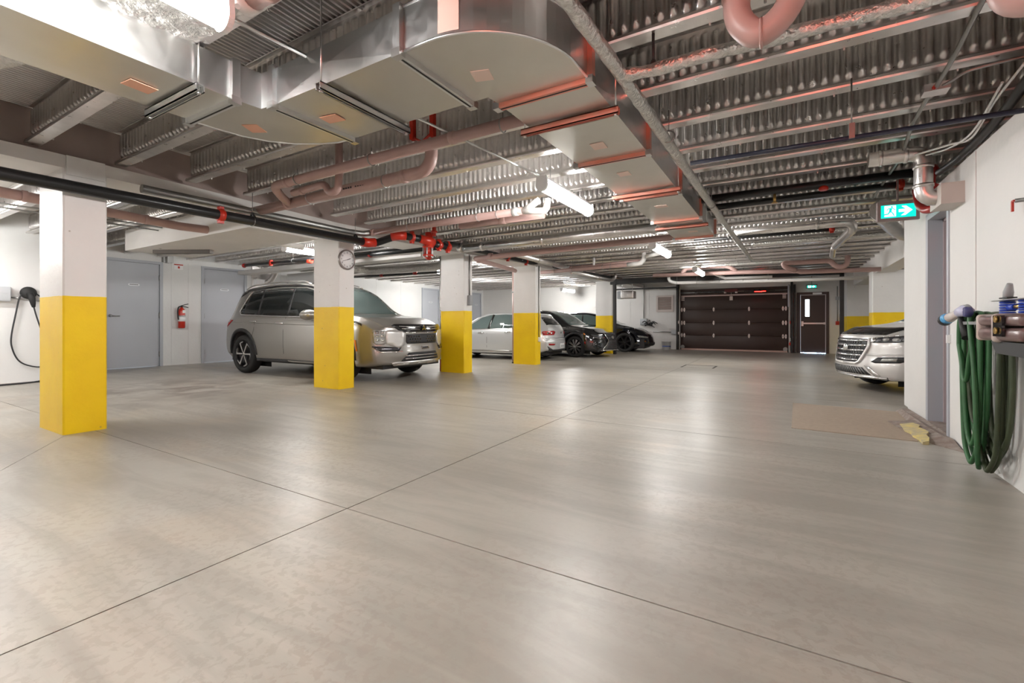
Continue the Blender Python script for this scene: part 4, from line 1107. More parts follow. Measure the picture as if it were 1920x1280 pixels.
MB().tube([(0.05,12.25,2.27),(0.3,12.4,2.17),(1.75,12.4,2.15)], .05, 12).build('pipe_run', pvc, t)
t = thing('insulated_pipe', 'foil wrapped pipe crossing the aisle at the far end', 'pipe', (-0.5,12.6,2.45))
wobble_tube([(-2.4,12.6,2.47),(1.5,12.6,2.46)], .04, 10, .005, 5).build('pipe_run', foil, t)
t = thing('insulated_pipe', 'foil wrapped pipe crossing the aisle just beyond the duct end', 'pipe', (0.4,9.4,2.42))
wobble_tube([(-0.55,9.6,2.47),(1.55,9.6,2.47)], .038, 10, .005, 6).build('pipe_run', foil, t)
t = thing('unit_heater', 'small silver unit heater hanging beyond the fifth column', 'heater', (-4.68,15.5,1.85))
MB().rbox((-4.86,15.4,1.84),(-4.42,15.75,2.10), .02).build('case', galv, t); MB().box((-4.98,15.4,1.84),(-4.86,15.75,2.10)).build('fan_guard', greypl, t)
for x in (-4.85,-4.5): MB().cyl((x,15.55,2.1),(x,15.55,2.53), .008, 6).build('rod', steeld, t)
# ================================================================== cars
glassd = pmat('tinted_glass', (0.008,0.010,0.010), 0.04, spec=0.7)
glassw = pmat('windscreen_glass', (0.10,0.135,0.13), 0.05, spec=0.8)
rubber = pmat('tyre', (0.018,0.018,0.018), 0.75, bump=0.1, bscale=60)
clad = pmat('black_cladding', (0.022,0.022,0.023), 0.55)
gloss = pmat('gloss_black', (0.008,0.008,0.009), 0.12, coat=0.6)
lampc = pmat('headlamp_glass', (0.62,0.62,0.60), 0.12, 0.6, var=0.5, vscale=18)
lampd = pmat('dark_headlamp', (0.12,0.12,0.13), 0.12, 0.5, var=0.6, vscale=22)
lampr = pmat('tail_lamp', (0.35,0.012,0.015), 0.15, coat=0.5)
amber = pmat('amber_reflector', (0.85,0.25,0.03), 0.3)
rimb = pmat('dark_rim', (0.02,0.02,0.022), 0.35, 0.6)
rims = pmat('silver_rim', (0.72,0.71,0.70), 0.25, 0.9)
platem = pmat('number_plate', (0.75,0.75,0.74), 0.4)

def curve(tab):
    """monotone cubic through (x, value) pairs"""
    xs = [p[0] for p in tab]; ys = [p[1] for p in tab]; n = len(xs)
    d = [(ys[i+1]-ys[i])/(xs[i+1]-xs[i]) for i in range(n-1)]
    m = [d[0]] + [0 if d[i-1]*d[i] <= 0 else 2*d[i-1]*d[i]/(d[i-1]+d[i]) for i in range(1, n-1)] + [d[-1]]
    def f(x):
        if x <= xs[0]: return ys[0]
        if x >= xs[-1]: return ys[-1]
        i = 0
        while x > xs[i+1]: i += 1
        h = xs[i+1]-xs[i]; t = (x-xs[i])/h
        return (2*t**3-3*t*t+1)*ys[i] + (t**3-2*t*t+t)*h*m[i] + (-2*t**3+3*t*t)*ys[i+1] + (t**3-t*t)*h*m[i+1]
    return f
def sstep(t):
    t = max(0, min(1, t)); return t*t*(3-2*t)

class Car:
    def __init__(s, name, label, paint, P, loc, rot, scale):
        s.P = P; s.paint = paint; s.L = P['L']
        for k in ('top', 'belt', 'roofw', 'wid', 'bot'): setattr(s, k, curve(P[k]))
        s.ff = curve(P['front']); s.rf = curve(P['rear'])
        s.t = thing(name, label, 'car', loc, rot); s.t.scale = (scale,)*3
        s.cache = {}
    def ring(s, x):
        k = round(x, 4)
        if k in s.cache: return s.cache[k]
        w, zb, zl, zt, wr = s.wid(x), s.bot(x), s.belt(x), s.top(x), s.roofw(x)
        wr = min(wr, w-.05)
        zt = max(zt, zl+.02); h = zl-zb; g = zt-zl
        e = min(.06, g*.35)
        key = [(0,zb),(w*.6,zb),(w-.09,zb+.005),(w-.025,zb+.06),(w,zb+.34*h),(w+.004,zb+.52*h),(w-.004,zb+.80*h),(w-.03,zl-.03),(w-.055,zl),
               (w-.055-(w-.055-wr)*.5, zl+(g-e)*.52),(wr, zt-e),(wr-.06*min(1,g*4)-.02, zt-e*.30),(wr*.55,zt-.004),(0,zt)]
        pts = [(p.x, p.y) for p in spline([Vector((a,b)) for a, b in key], 4)]
        pts = [(max(0, a), b) for a, b in pts]
        s.cache[k] = pts
        return pts
    def shift(s, x, y, z):
        L2 = s.L/2; w = max(.3, s.wid(x)); d = 0
        P = s.P; n = P.get('nose', .75)
        tf = sstep((x-(L2-n))/n)
        if tf > 0: d -= tf*(P['kf']*(abs(y)/w)**2.5 + s.ff(z))
        tr = sstep((-x-(L2-n))/n)
        if tr > 0: d += tr*(P['kr']*(abs(y)/w)**2.5 + s.rf(z))
        return x+d
    def arch(s, x, z):
        P = s.P; r = P['AR']
        for xw in (P['xf'], P['xr']):
            if abs(x-xw) < r: z = max(z, P['R']+sqrt(r*r-(x-xw)**2))
        return z
    def side(s, x, z):
        """half width at x, z"""
        pts = s.ring(x); best = None
        for (a, b), (c, d) in zip(pts[8:-1], pts[9:]):
            if (b <= z <= d) and d > b:
                return a+(c-a)*(z-b)/(d-b)
        return pts[-8][0] if z > pts[-1][1]-.2 else pts[12][0]
    def topz(s, x, y):
        pts = s.ring(x)[::-1]; y = abs(y)
        for (a, b), (c, d) in zip(pts[:-1], pts[1:]):
            if a <= y <= c: return b+(d-b)*(y-a)/max(1e-6, c-a)
        return pts[0][1]
    # ---- surfaces as functions of two coordinates
    def fside(s, sg, off):
        def f(x, z):
            y = s.side(x, z)
            return Vector((s.shift(x, y, z), sg*(y+off), z))
        return f
    def ffront(s, off):
        x = s.L/2
        return lambda y, z: Vector((s.shift(x, y, z)+off, y, z))
    def frear(s, off):
        x = -s.L/2
        return lambda y, z: Vector((s.shift(x, y, z)-off, y, z))
    def ftop(s, off):
        def f(x, y):
            z = s.topz(x, y)
            return Vector((s.shift(x, y, z), y, z+off))
        return f
    def patch(s, name, poly, surf, mat, parent=None, off=.004, th=.02, res=.09, both=False):
        """surf: 'side' (x,z), 'front' (y,z), 'rear' (y,z), 'top' (x,y)"""
        out = []
        for sg in ((1, -1) if both else (1,)):
            if surf == 'side': fn, fi = s.fside(sg, off), s.fside(sg, off-th); pl = poly
            else:
                mk = {'front': s.ffront, 'rear': s.frear, 'top': s.ftop}[surf]
                fn, fi = mk(off), mk(off-th)
                if surf == 'top': pl = [(a, b*sg) for a, b in poly]
                else: pl = [(a*sg, b) for a, b in poly]
            P2 = []
            n = len(pl)
            for i in range(n):
                a, b = Vector(pl[i]), Vector(pl[(i+1) % n])
                k = max(1, int((b-a).length/res))
                for q in range(k): P2.append(a.lerp(b, q/k))
            nb = len(P2)
            xs = [p.x for p in P2]; ys = [p.y for p in P2]
            def inside(px, py):
                c_ = False
                for i in range(nb):
                    x0, y0 = P2[i]; x1, y1 = P2[(i+1) % nb]
                    if (y0 > py) != (y1 > py) and px < (x1-x0)*(py-y0)/(y1-y0)+x0: c_ = not c_
                return c_
            allp = list(P2)
            gx = min(xs)+res*.5
            while gx < max(xs):
                gy = min(ys)+res*.5
                while gy < max(ys):
                    if inside(gx, gy) and min((Vector((gx, gy))-p).length for p in P2) > res*.35: allp.append(Vector((gx, gy)))
                    gy += res
                gx += res
            v2, e2, f2, *_ = delaunay_2d_cdt(allp, [], [list(range(nb))], 1, 1e-5)
            m = MB()
            m.add([fn(p[0], p[1]) for p in v2], [list(f) for f in f2], 0, True)
            o1 = [fn(p.x, p.y) for p in P2]; o2 = [fi(p.x, p.y) for p in P2]
            m.add(o1+o2, [(i, (i+1) % nb, nb+(i+1) % nb, nb+i) for i in range(nb)], 0, False)
            me = m.mesh(name, mat)
            out.append(obj_from(me, name, parent or s.t))
        return out
    def line(s, name, pts, surf, mat, wd=.008, off=.003, both=True, parent=None, th=.006):
        """thin raised or seam strip following a polyline on a surface"""
        L_ = [Vector(p) for p in pts]; a = []; b = []
        for i, p in enumerate(L_):
            d = (L_[min(i+1, len(L_)-1)]-L_[max(i-1, 0)]).normalized(); n = Vector((-d.y, d.x))*wd/2
            a.append(tuple(p+n)); b.append(tuple(p-n))
        return s.patch(name, a+b[::-1], surf, mat, parent, off, th, .12, both)
    # ---- body
    def body(s):
        L2 = s.L/2; P = s.P
        xs = [-L2 + s.L*k/84 for k in range(85)]
        for xw in (P['xf'], P['xr']):
            xs = [x for x in xs if abs(x-xw) > P['AR']+.02]
            xs += [xw+P['AR']*cos(pi*k/22) for k in range(23)] + [xw-P['AR']-.004, xw+P['AR']+.004]
        for q in (.004,.012,.028,.05): xs += [L2-q, -L2+q]
        xs = sorted(set(round(x, 4) for x in xs))
        m = MB(); R = len(s.ring(0)); full = 2*R-2
        vs = []
        for x in xs:
            h = s.ring(x)
            # soften the very end stations
            e = min(L2-abs(x), .05)
            k = 1-.03*(1-e/.05)**2 if e < .05 else 1
            zc = (h[0][1]+h[-1][1])/2
            loop = [(y*k, zc+(z-zc)*k) for y, z in h] + [(-y*k, zc+(z-zc)*k) for y, z in h[-2:0:-1]]
            for y, z in loop:
                z2 = s.arch(x, z) if abs(y) > .45 else z
                vs.append((s.shift(x, y, z2), y, z2))
        fs = []
        for i in range(len(xs)-1):
            for j in range(full):
                fs.append((i*full+j, i*full+(j+1) % full, (i+1)*full+(j+1) % full, (i+1)*full+j))
        m.add(vs, fs, 0, True)
        for x in (xs[0], xs[-1]):
            h = s.ring(x); zc = (h[0][1]+h[-1][1])/2
            K = 8
            cv = []; cf = []
            for q in range(K):
                k = .97*(1-q/K)
                for y, z in h + [(-y, z) for y, z in h[-2:0:-1]]:
                    yy, zz = y*k, zc+(z-zc)*k
                    cv.append((s.shift(x, yy, zz), yy, zz))
            cv.append((s.shift(x, 0, zc), 0, zc))
            for q in range(K-1):
                for j in range(full):
                    cf.append((q*full+j, q*full+(j+1) % full, (q+1)*full+(j+1) % full, (q+1)*full+j))
            for j in range(full): cf.append(((K-1)*full+j, (K-1)*full+(j+1) % full, K*full))
            m.add(cv, cf, 0, True)
        b = obj_from(m.mesh('body', s.paint), 'body', s.t)
        # dark underbody and wheel wells
        u = MB().box((-L2+.25,-s.wid(0)+.22,s.bot(0)-.03),(L2-.25,s.wid(0)-.22,s.bot(0)+.3))
        for xw in (P['xf'], P['xr']):
            for sg in (-1, 1):
                pr = [(xw+(P['AR']+.015)*cos(pi*k/14), P['R']+(P['AR']+.015)*sin(pi*k/14)) for k in range(15)]
                y1 = sg*(s.wid(xw)-.035); y0 = sg*(s.wid(xw)-.32)
                vs2 = [(p[0],y0,p[1]) for p in pr]+[(p[0],y1,p[1]) for p in pr]
                n = len(pr)
                u.add(vs2, [(i,i+1,n+i+1,n+i) for i in range(n-1)], 0, True)
                u.add([(p[0],y0,p[1]) for p in pr]+[(pr[-1][0],y0,.12),(pr[0][0],y0,.12)], [tuple(range(n+2))], 0)
        obj_from(u.mesh('underbody', clad), 'underbody', s.t)
        s.wheels()
        return b
    def wheels(s):
        P = s.P; R = P['R']; rw = P.get('tw', .225)
        r = P['rim']
        ty = MB().lathe([(r,-rw/2+.02),(r+.02,-rw/2),(R-.04,-rw/2+.002),(R-.008,-rw/2+.03),(R,-rw/2+.06),(R,rw/2-.06),(R-.008,rw/2-.03),(R-.04,rw/2-.002),(r+.02,rw/2),(r,rw/2-.02)], (0,0,0), 'y', 40, caps=False).mesh('tyre', rubber)
        rm = MB().lathe([(r+.004,rw/2-.03),(r-.006,rw/2-.012),(r-.018,rw/2-.012),(r-.022,rw/2-.05),(r-.03,0),(.0001,0)], (0,0,0), 'y', 40, caps=False)
        rmm = rm.mesh('rim', P.get('rimmat', rimb))
        sp = MB()
        for k in range(P['spokes']):
            a = 2*pi*k/P['spokes']
            P['spoke'](sp, a, r, rw/2)
        sp.lathe([(.035,rw/2-.05),(.035,rw/2-.022),(.0001,rw/2-.018)], (0,0,0), 'y', 12)
        spm = sp.mesh('spokes', [P.get('spmat', rims), rimb])
        for xw in (P['xf'], P['xr']):
            for sg in (-1, 1):
                o = obj_from(ty, 'wheel', s.t, (xw, sg*(s.wid(xw)-rw/2-.015), R), (0, 0, 0 if sg > 0 else pi))
                obj_from(rmm, 'rim', o); obj_from(spm, 'spokes', o)
    def mirror(s, x, z, mat, k=1.0):
        for sg in (1, -1):
            y = s.side(x, z)
            m = MB()
            def f(u, v):
                a = 2*pi*u; b = pi*(v-.5)
                px, py, pz = k*.085*cos(b)*cos(a), k*.12*sin(b), k*.075*cos(b)*sin(a)
                return (x+px+(.03 if px > 0 else 0), sg*(y+.13+py), z+.06+pz)
            m.grid(f, 14, 9, 0, True, True)
            m.tube([(x+.03,sg*(y-.02),z),(x,sg*(y+.08),z+.03)], .025, 8)
            obj_from(m.mesh('mirror', mat), 'mirror', s.t)
    def handle(s, x, z, mat, l=.2):
        for sg in (1, -1):
            y = s.side(x, z)
            m = MB().tube(fillet([(x-l/2,sg*(y-.005),z),(x-l/2+.02,sg*(y+.03),z+.003),(x+l/2-.02,sg*(y+.03),z+.003),(x+l/2,sg*(y-.005),z)], .02, 3), .014, 8)
            obj_from(m.mesh('door_handle', mat), 'door_handle', s.t)
    def arches(s, mat, wd=.055):
        P = s.P
        for xw in (P['xf'], P['xr']):
            r0 = P['AR']-.006; r1 = P['AR']+wd; z0 = P['R']
            ain = [(xw+r0*cos(a), z0+r0*sin(a)) for a in [pi*(k/20)*1.0 for k in range(21)]]
            aout = [(xw+r1*cos(a), z0+r1*sin(a)) for a in [pi*(k/20)*1.0 for k in range(21)]][::-1]
            s.patch('wheel_arch', ain+aout, 'side', mat, None, .012, .05, .08, True)

def spoke_bar(w0, w1, tw=0.0, mi=0, dr=0.0):
    def f(m, a, r, y):
        p0 = Vector((cos(a), 0, sin(a))); q0 = Vector((-sin(a), 0, cos(a)))
        a2 = a+tw; p1 = Vector((cos(a2), 0, sin(a2))); q1 = Vector((-sin(a2), 0, cos(a2)))
        A = p0*.03; B = p1*(r-.012)
        yy = y-.022
        vs = [A+q0*w0, A-q0*w0, B-q1*w1, B+q1*w1]
        top = [(v.x, yy, v.z) for v in vs]; bot = [(v.x, yy-.035, v.z) for v in vs]
        m.add(top+bot, [(0,1,2,3),(0,4,5,1),(1,5,6,2),(2,6,7,3),(3,7,4,0)], mi)
    return f
def spoke_hook(m, a, r, y):
    """bent blade with a hooked tip"""
    yy = y-.022
    def P(rad, an): return (rad*cos(a+an), rad*sin(a+an))
    poly = [P(.035,-.25), P(.13,-.10), P(r-.03,-.06), P(r-.012,-.05), P(r-.010,.48), P(r-.035,.50), P(r-.045,.14), P(r-.07,.08), P(.12,.13), P(.035,.35)]
    n = len(poly)
    m.add([(p[0],yy,p[1]) for p in poly]+[(p[0],yy-.03,p[1]) for p in poly], [tuple(range(n))]+[(i,(i+1)%n,n+(i+1)%n,n+i) for i in range(n)], 0)
def spoke_y(m, a, r, y):
    spoke_bar(.014,.009,.10)(m, a, r, y); spoke_bar(.014,.009,-.10)(m, a, r, y)

# ------------------------------------------------------------------ silver SUV
silver = pmat('silver_paint', (0.36,0.345,0.32), 0.30, 0.7, coat=0.8, var=0.03, vscale=2)
PS = dict(L=4.71, xf=1.285, xr=-1.42, R=.372, AR=.445, rim=.265, kf=.30, kr=.20, spokes=6, spoke=spoke_hook, nose=.8,
  top=[(-2.355,1.04),(-2.28,1.22),(-2.12,1.52),(-1.98,1.64),(-1.6,1.70),(-.8,1.74),(-.1,1.735),(.25,1.69),(.55,1.58),(1.22,1.13),(1.45,1.10),(1.95,1.05),(2.355,.93)],
  belt=[(-2.355,.98),(-1.9,1.08),(-1.2,1.10),(0,1.06),(1.1,1.04),(1.6,1.02),(2.1,.97),(2.355,.86)],
  roofw=[(-2.355,.68),(-2.0,.61),(-1,.63),(.25,.63),(.55,.65),(1.22,.76),(1.6,.78),(2.355,.72)],
  wid=[(-2.355,.80),(-2.15,.89),(-1.4,.925),(1.4,.93),(2.0,.92),(2.355,.86)],
  bot=[(-2.355,.40),(-2.1,.33),(-1.85,.26),(1.8,.25),(2.1,.26),(2.355,.29)],
  front=[(.2,.10),(.32,.03),(.45,.0),(.62,.02),(.85,.03),(.97,.06),(1.05,.14)],
  rear=[(.3,.05),(.5,.0),(.8,.02),(1.0,.05),(1.2,.08)])
c = Car('silver_suv', 'silver SUV with black grille parked behind the second column', silver, PS, (-7.9,6.06,0), .028, 1.03)
c.body(); c.arches(clad)
side_glass = [(1.02,1.085),(.46,1.545),(.15,1.615),(-.6,1.645),(-1.30,1.625),(-1.50,1.60),(-1.63,1.20),(-1.55,1.15),(-.6,1.115)]
c.patch('side_window', side_glass, 'side', glassd, None, .004, .02, .1, True)
c.line('window_trim', [(1.05,1.07),(-.6,1.10),(-1.55,1.135),(-1.66,1.20),(-1.53,1.61)], 'side', chrome, .022, .008)
for x0, x1 in ((-.10,-.16),(-.98,-1.08)): c.line('door_pillar', [(x0,1.12),(x1,1.62)], 'side', clad, .05, .0045, th=.004)
c.patch('rear_quarter_trim', [(-1.70,1.62),(-1.95,1.60),(-2.10,1.50),(-1.98,1.49),(-1.66,1.58)], 'side', gloss, None, .004, .02, .08, True)
c.patch('windscreen', [(1.18,-.66),(1.20,0),(1.18,.66),(.55,.56),(.42,.55),(.40,0),(.42,-.55),(.55,-.56)], 'top', glassw, None, .004, .02, .09)
c.patch('roof_panel', [(.30,-.52),(.33,0),(.30,.52),(-1.9,.50),(-1.95,0),(-1.9,-.50)], 'top', gloss, None, .003, .015, .15)
c.patch('rear_window', [(-2.06,-.5),(-2.08,0),(-2.06,.5),(-2.25,.56),(-2.27,0),(-2.25,-.56)], 'top', glassd, None, .006, .02, .07)
c.patch('roof_side', [(.48,1.565),(.16,1.63),(-.6,1.66),(-1.5,1.62),(-1.92,1.55),(-1.95,1.60),(-1.6,1.66),(-.8,1.70),(-.1,1.695),(.25,1.65),(.52,1.575)], 'side', gloss, None, .004, .02, .1, True)
for sg in (1,-1):
    rr = MB().tube(fillet([(-1.78,sg*.60,1.655),(-1.6,sg*.59,1.725),(-.6,sg*.59,1.765),(.05,sg*.59,1.745),(.22,sg*.60,1.68)], .2, 5), .014, 8)
    obj_from(rr.mesh('roof_rail', rims), 'roof_rail', c.t)
for xs_ in ([(.95,1.05),(1.0,.72),(.95,.32)], [(-.13,1.09),(-.12,.30)], [(-1.00,1.10),(-1.02,.85),(-1.12,.62)]): c.line('door_seam', xs_, 'side', blackm, .009, .0015)
c.line('sill_trim', [(.82,.285),(-.95,.285)], 'side', clad, .055, .010)
c.line('waist_crease', [(1.1,.93),(-1.9,1.0)], 'side', silver, .02, .008)
c.handle(.05+-.3,.965,rims); c.handle(-1.05,1.0,rims); c.mirror(.66,1.05,silver, 1.25)
c.patch('tail_lamp', [(-1.82,1.03),(-2.34,1.05),(-2.34,.90),(-2.15,.91)], 'side', lampr, None, .010, .03, .06, True)
c.patch('tail_lamp', [(.40,1.0),(.78,1.0),(.80,.88),(.60,.90)], 'rear', lampr, None, .010, .03, .06, True)
# front
c.patch('grille', [(-.56,.955),(.56,.955),(.60,.925),(.44,.80),(-.44,.80),(-.60,.925)], 'front', gloss, None, .012, .03, .08)
for z, y1 in ((.905,.50),(.865,.46)):
    for sg in (1,-1): c.line('grille_bar', [(sg*.09,z),(sg*y1,z+.015)], 'front', rims, .012, .022, False)
c.line('chrome_bar', [(-.42,.812),(.42,.812)], 'front', chrome, .016, .02, False)
em = MB()
for a in (pi/2, pi/2+2*pi/3, pi/2-2*pi/3):
    em.prism([(.0,0.0)]+[(.034*cos(a+d)*k, .034*sin(a+d)*k) for d, k in ((-.52,1),(0,1.75),(.52,1))], 'x', 0, .012)
obj_from(em.mesh('emblem', chrome), 'emblem', c.t, (c.ffront(.026)(0,.885).x, 0, .885))
c.patch('lower_grille', [(-.37,.785),(.37,.785),(.38,.66),(.36,.63),(-.36,.63),(-.38,.66)], 'front', clad, None, .012, .03, .08)
for k in range(3):
    for j in range(-6, 7):
        yy = j*.056+(.028 if k % 2 else 0)
        if abs(yy) > .34 or abs(yy) < .08: continue
        c.patch('mesh_cell', [(yy-.02,.665+k*.04),(yy,.652+k*.04),(yy+.02,.665+k*.04),(yy,.678+k*.04)], 'front', gloss, None, .018, .008, .1)
c.patch('bumper_shield', [(.40,.80),(.46,.845),(.66,.86),(.70,.84),(.70,.64),(.52,.565),(.42,.62)], 'front', pmat('bright_silver', (0.74,0.73,0.71), 0.3, 0.6, coat=.5), None, .016, .04, .07, True)
c.patch('headlamp', [(.705,.85),(.74,.872),(.84,.86),(.855,.83),(.85,.66),(.82,.625),(.72,.63),(.705,.66)], 'front', lampc, None, .014, .03, .05, True)
for zz in (.70,.76,.82):
    for yy in (.75,.81): c.patch('lamp_cell', [(yy-.022,zz-.02),(yy+.022,zz-.02),(yy+.022,zz+.02),(yy-.022,zz+.02)], 'front', chrome, None, .02, .01, .1, True)
c.patch('fog_lamp', [(.47,.575),(.86,.605),(.86,.575),(.78,.515),(.52,.515)], 'front', lampd, None, .012, .03, .07, True)
c.line('fog_trim', [(.46,.51),(.78,.505),(.87,.58)], 'front', chrome, .014, .018)
c.patch('lower_intake', [(-.34,.485),(.34,.485),(.46,.36),(.46,.34),(-.46,.34),(-.46,.36)], 'front', clad, None, .010, .03, .08)
for z in (.385,.435): c.line('intake_bar', [(-.41,z),(.41,z)], 'front', rims, .012, .018, False)
c.patch('skid_plate', [(-.62,.325),(-.5,.345),(.5,.345),(.62,.325),(.55,.27),(-.55,.27)], 'front', rims, None, .012, .03, .08)
for yy in (-.42,0,.42): c.patch('skid_notch', [(yy-.12,.28),(yy-.10,.305),(yy+.10,.305),(yy+.12,.28)], 'front', silver, None, .02, .01, .1)
dp = c.patch('dealer_plate', [(-.05,.585),(.14,.585),(.14,.53),(-.05,.53)], 'front', silver, None, .012, .01, .1)[0]
for k in range(5): c.patch('plate_mark', [(-.035+k*.03,.575),(-.012+k*.03,.575),(-.012+k*.03,.545),(-.035+k*.03,.545)], 'front', inkm, dp, .015, .004, .1)
c.line('running_lamp', [(.985,1.03),(1.35,1.015),(1.75,.985),(2.05,.94)], 'side', gloss, .035, .008)
c.line('running_lamp_edge', [(1.25,1.005),(1.75,.965),(2.05,.92)], 'side', chrome, .01, .010)
c.patch('side_reflector', [(1.76,.70),(1.80,.70),(1.86,.52),(1.83,.52)], 'side', amber, None, .016, .03, .1, True)

# ------------------------------------------------------------------ white hatchback, tail to the aisle
pearl = pmat('white_silver_paint', (0.66,0.67,0.67), 0.3, 0.45, coat=0.8)
PH = dict(L=4.34, xf=1.33, xr=-1.31, R=.32, AR=.385, rim=.225, kf=.32, kr=.22, spokes=10, spoke=spoke_bar(.014,.010), nose=.75,
  top=[(-2.17,.90),(-2.10,1.02),(-1.75,1.30),(-1.62,1.38),(-1.2,1.43),(-.4,1.455),(.1,1.44),(.4,1.36),(1.15,.99),(1.4,.94),(2.17,.72)],
  belt=[(-2.17,.84),(-1.6,.95),(-.8,.93),(0,.90),(1.0,.87),(2.17,.66)],
  roofw=[(-2.17,.66),(-1.7,.53),(-1,.54),(.2,.55),(1.15,.66),(2.17,.6)],
  wid=[(-2.17,.78),(-1.9,.85),(-1.3,.89),(1.3,.89),(2.17,.78)],
  bot=[(-2.17,.32),(-1.9,.24),(-1.7,.19),(1.7,.18),(2.17,.2)],
  front=[(.2,.06),(.5,0),(.8,.1)], rear=[(.2,.06),(.35,.0),(.55,.0),(.66,.03),(.90,.06)])
c = Car('white_hatchback', 'pale silver hatchback parked tail out behind the fourth column', pearl, PH, (-7.2,11.35,0), 3.22, .89)
c.body()
c.patch('side_window', [(.92,.93),(.35,1.30),(.05,1.375),(-.5,1.395),(-1.1,1.37),(-1.45,1.27),(-1.68,1.08),(-1.5,1.0),(-.6,.965)], 'side', glassw, None, .004, .02, .1, True)
for x0, x1 in ((-.02,-.08),(-.88,-1.0)): c.line('door_pillar', [(x0,.95),(x1,1.39)], 'side', gloss, .08, .007)
c.line('window_trim', [(.95,.915),(-.6,.945),(-1.7,1.07)], 'side', chrome, .016, .007)
for xs_ in ([(.0,.94),(.0,.26)], [(-.9,.95),(-.95,.7),(-1.02,.5)], [(.98,.9),(1.0,.3)]): c.line('door_seam', xs_, 'side', blackm, .009, .0015)
c.line('sill_line', [(.9,.27),(-.9,.27)], 'side', silver, .03, .01)
c.handle(.22,.82,chrome); c.handle(-.72,.85,chrome); c.mirror(.72,.93,pearl)
c.patch('rear_window', [(-1.72,-.50),(-1.74,0),(-1.72,.50),(-2.03,.58),(-2.06,0),(-2.03,-.58)], 'top', glassd, None, .006, .02, .07)
c.patch('spoiler', [(-1.58,-.50),(-1.60,0),(-1.58,.50),(-1.72,.52),(-1.76,0),(-1.72,-.52)], 'top', pearl, None, .03, .03, .07)
c.patch('tail_lamp', [(.36,.86),(.44,.895),(.80,.885),(.83,.86),(.80,.76),(.45,.765)], 'rear', lampr, None, .012, .03, .06, True)
for yy in (.55,.68): c.patch('lamp_cell', [(yy-.035,.80),(yy+.035,.80),(yy+.03,.85),(yy-.03,.85)], 'rear', chrome, None, .018, .01, .1, True)
c.patch('emblem', [(.05*cos(a),.83+.032*sin(a)) for a in [2*pi*k/14 for k in range(14)]], 'rear', chrome, None, .016, .02, .1)
c.line('hatch_seam', [(-.76,.67),(.76,.67)], 'rear', blackm, .010, .003, False)
c.line('bumper_crease', [(-.8,.63),(.8,.63)], 'rear', pearl, .04, .012, False)
c.patch('lower_trim', [(-.74,.44),(-.55,.33),(.55,.33),(.74,.44),(.68,.31),(.5,.275),(-.5,.275),(-.68,.31)], 'rear', clad, None, .012, .03, .08)
c.patch('reflector', [(.44,.50),(.70,.52),(.68,.46),(.50,.455)], 'rear', lampr, None, .014, .02, .07, True)
dp = c.patch('number_plate', [(-.16,.50),(.16,.50),(.16,.35),(-.16,.35)], 'rear', platem, None, .016, .02, .1)[0]
for k in range(6): c.patch('plate_mark', [(-.125+k*.043,.455),(-.10+k*.043,.455),(-.10+k*.043,.395),(-.125+k*.043,.395)], 'rear', greypl, dp, .019, .004, .1)
c.patch('headlamp', [(.4,.62),(.8,.66),(.8,.56),(.45,.54)], 'front', lampc, None, .012, .03, .07, True)
c.patch('windscreen', [(1.08,-.56),(1.10,0),(1.08,.56),(.42,.46),(.33,0),(.42,-.46)], 'top', glassw, None, .004, .02, .1)

# ------------------------------------------------------------------ black SUV with big chrome edged grille
blackc = pmat('black_paint', (0.006,0.006,0.007), 0.14, 0.2, coat=1.0)
PL = dict(L=4.89, xf=1.40, xr=-1.39, R=.375, AR=.44, rim=.275, kf=.36, kr=.25, spokes=10, spoke=spoke_y, nose=.85, spmat=steel,
  top=[(-2.445,.98),(-2.3,1.22),(-2.0,1.50),(-1.75,1.58),(-1.0,1.68),(-.3,1.69),(.05,1.66),(.4,1.54),(1.15,1.12),(1.4,1.08),(2.0,1.0),(2.445,.84)],
  belt=[(-2.445,.92),(-1.6,1.08),(-.8,1.05),(.4,1.01),(1.1,.99),(2.0,.92),(2.445,.78)],
  roofw=[(-2.445,.66),(-1.8,.56),(-1,.60),(.1,.61),(1.15,.74),(1.6,.76),(2.445,.60)],
  wid=[(-2.445,.80),(-2.1,.90),(-1.4,.945),(1.4,.945),(2.1,.91),(2.445,.80)],
  bot=[(-2.445,.38),(-2.1,.30),(-1.8,.24),(1.8,.23),(2.15,.22),(2.445,.24)],
  front=[(.2,.06),(.3,.0),(.5,.02),(.7,.06),(.82,.10),(.95,.2)], rear=[(.3,.05),(.6,.0),(.9,.05)])
c = Car('black_suv', 'black SUV with large chrome edged grille behind the white hatchback', blackc, PL, (-6.36,13.3,0), -.12, .838)
c.body(); c.arches(clad, .05)
c.patch('side_window', [(.98,1.04),(.32,1.46),(.0,1.54),(-.8,1.56),(-1.4,1.47),(-1.75,1.30),(-1.5,1.13),(-.6,1.08)], 'side', glassd, None, .004, .02, .1, True)
c.line('window_trim', [(1.0,1.03),(-.6,1.07),(-1.5,1.12),(-1.78,1.31)], 'side', chrome, .016, .007)
c.patch('windscreen', [(1.10,-.64),(1.12,0),(1.10,.64),(.40,.53),(.20,.53),(.15,0),(.20,-.53),(.40,-.53)], 'top', glassw, None, .004, .02, .1)
c.mirror(.72,1.03,blackc); c.handle(-.1,.93,chrome); c.handle(-1.0,.96,chrome)
for xs_ in ([(-.05,1.05),(-.03,.32)], [(.98,1.0),(1.0,.35)]): c.line('door_seam', xs_, 'side', blackm, .009, .0015)
c.patch('grille', [(-.40,.83),(.40,.83),(.28,.62),(.30,.56),(.52,.30),(.50,.275),(-.50,.275),(-.52,.30),(-.30,.56),(-.28,.62)], 'front', clad, None, .012, .03, .08)
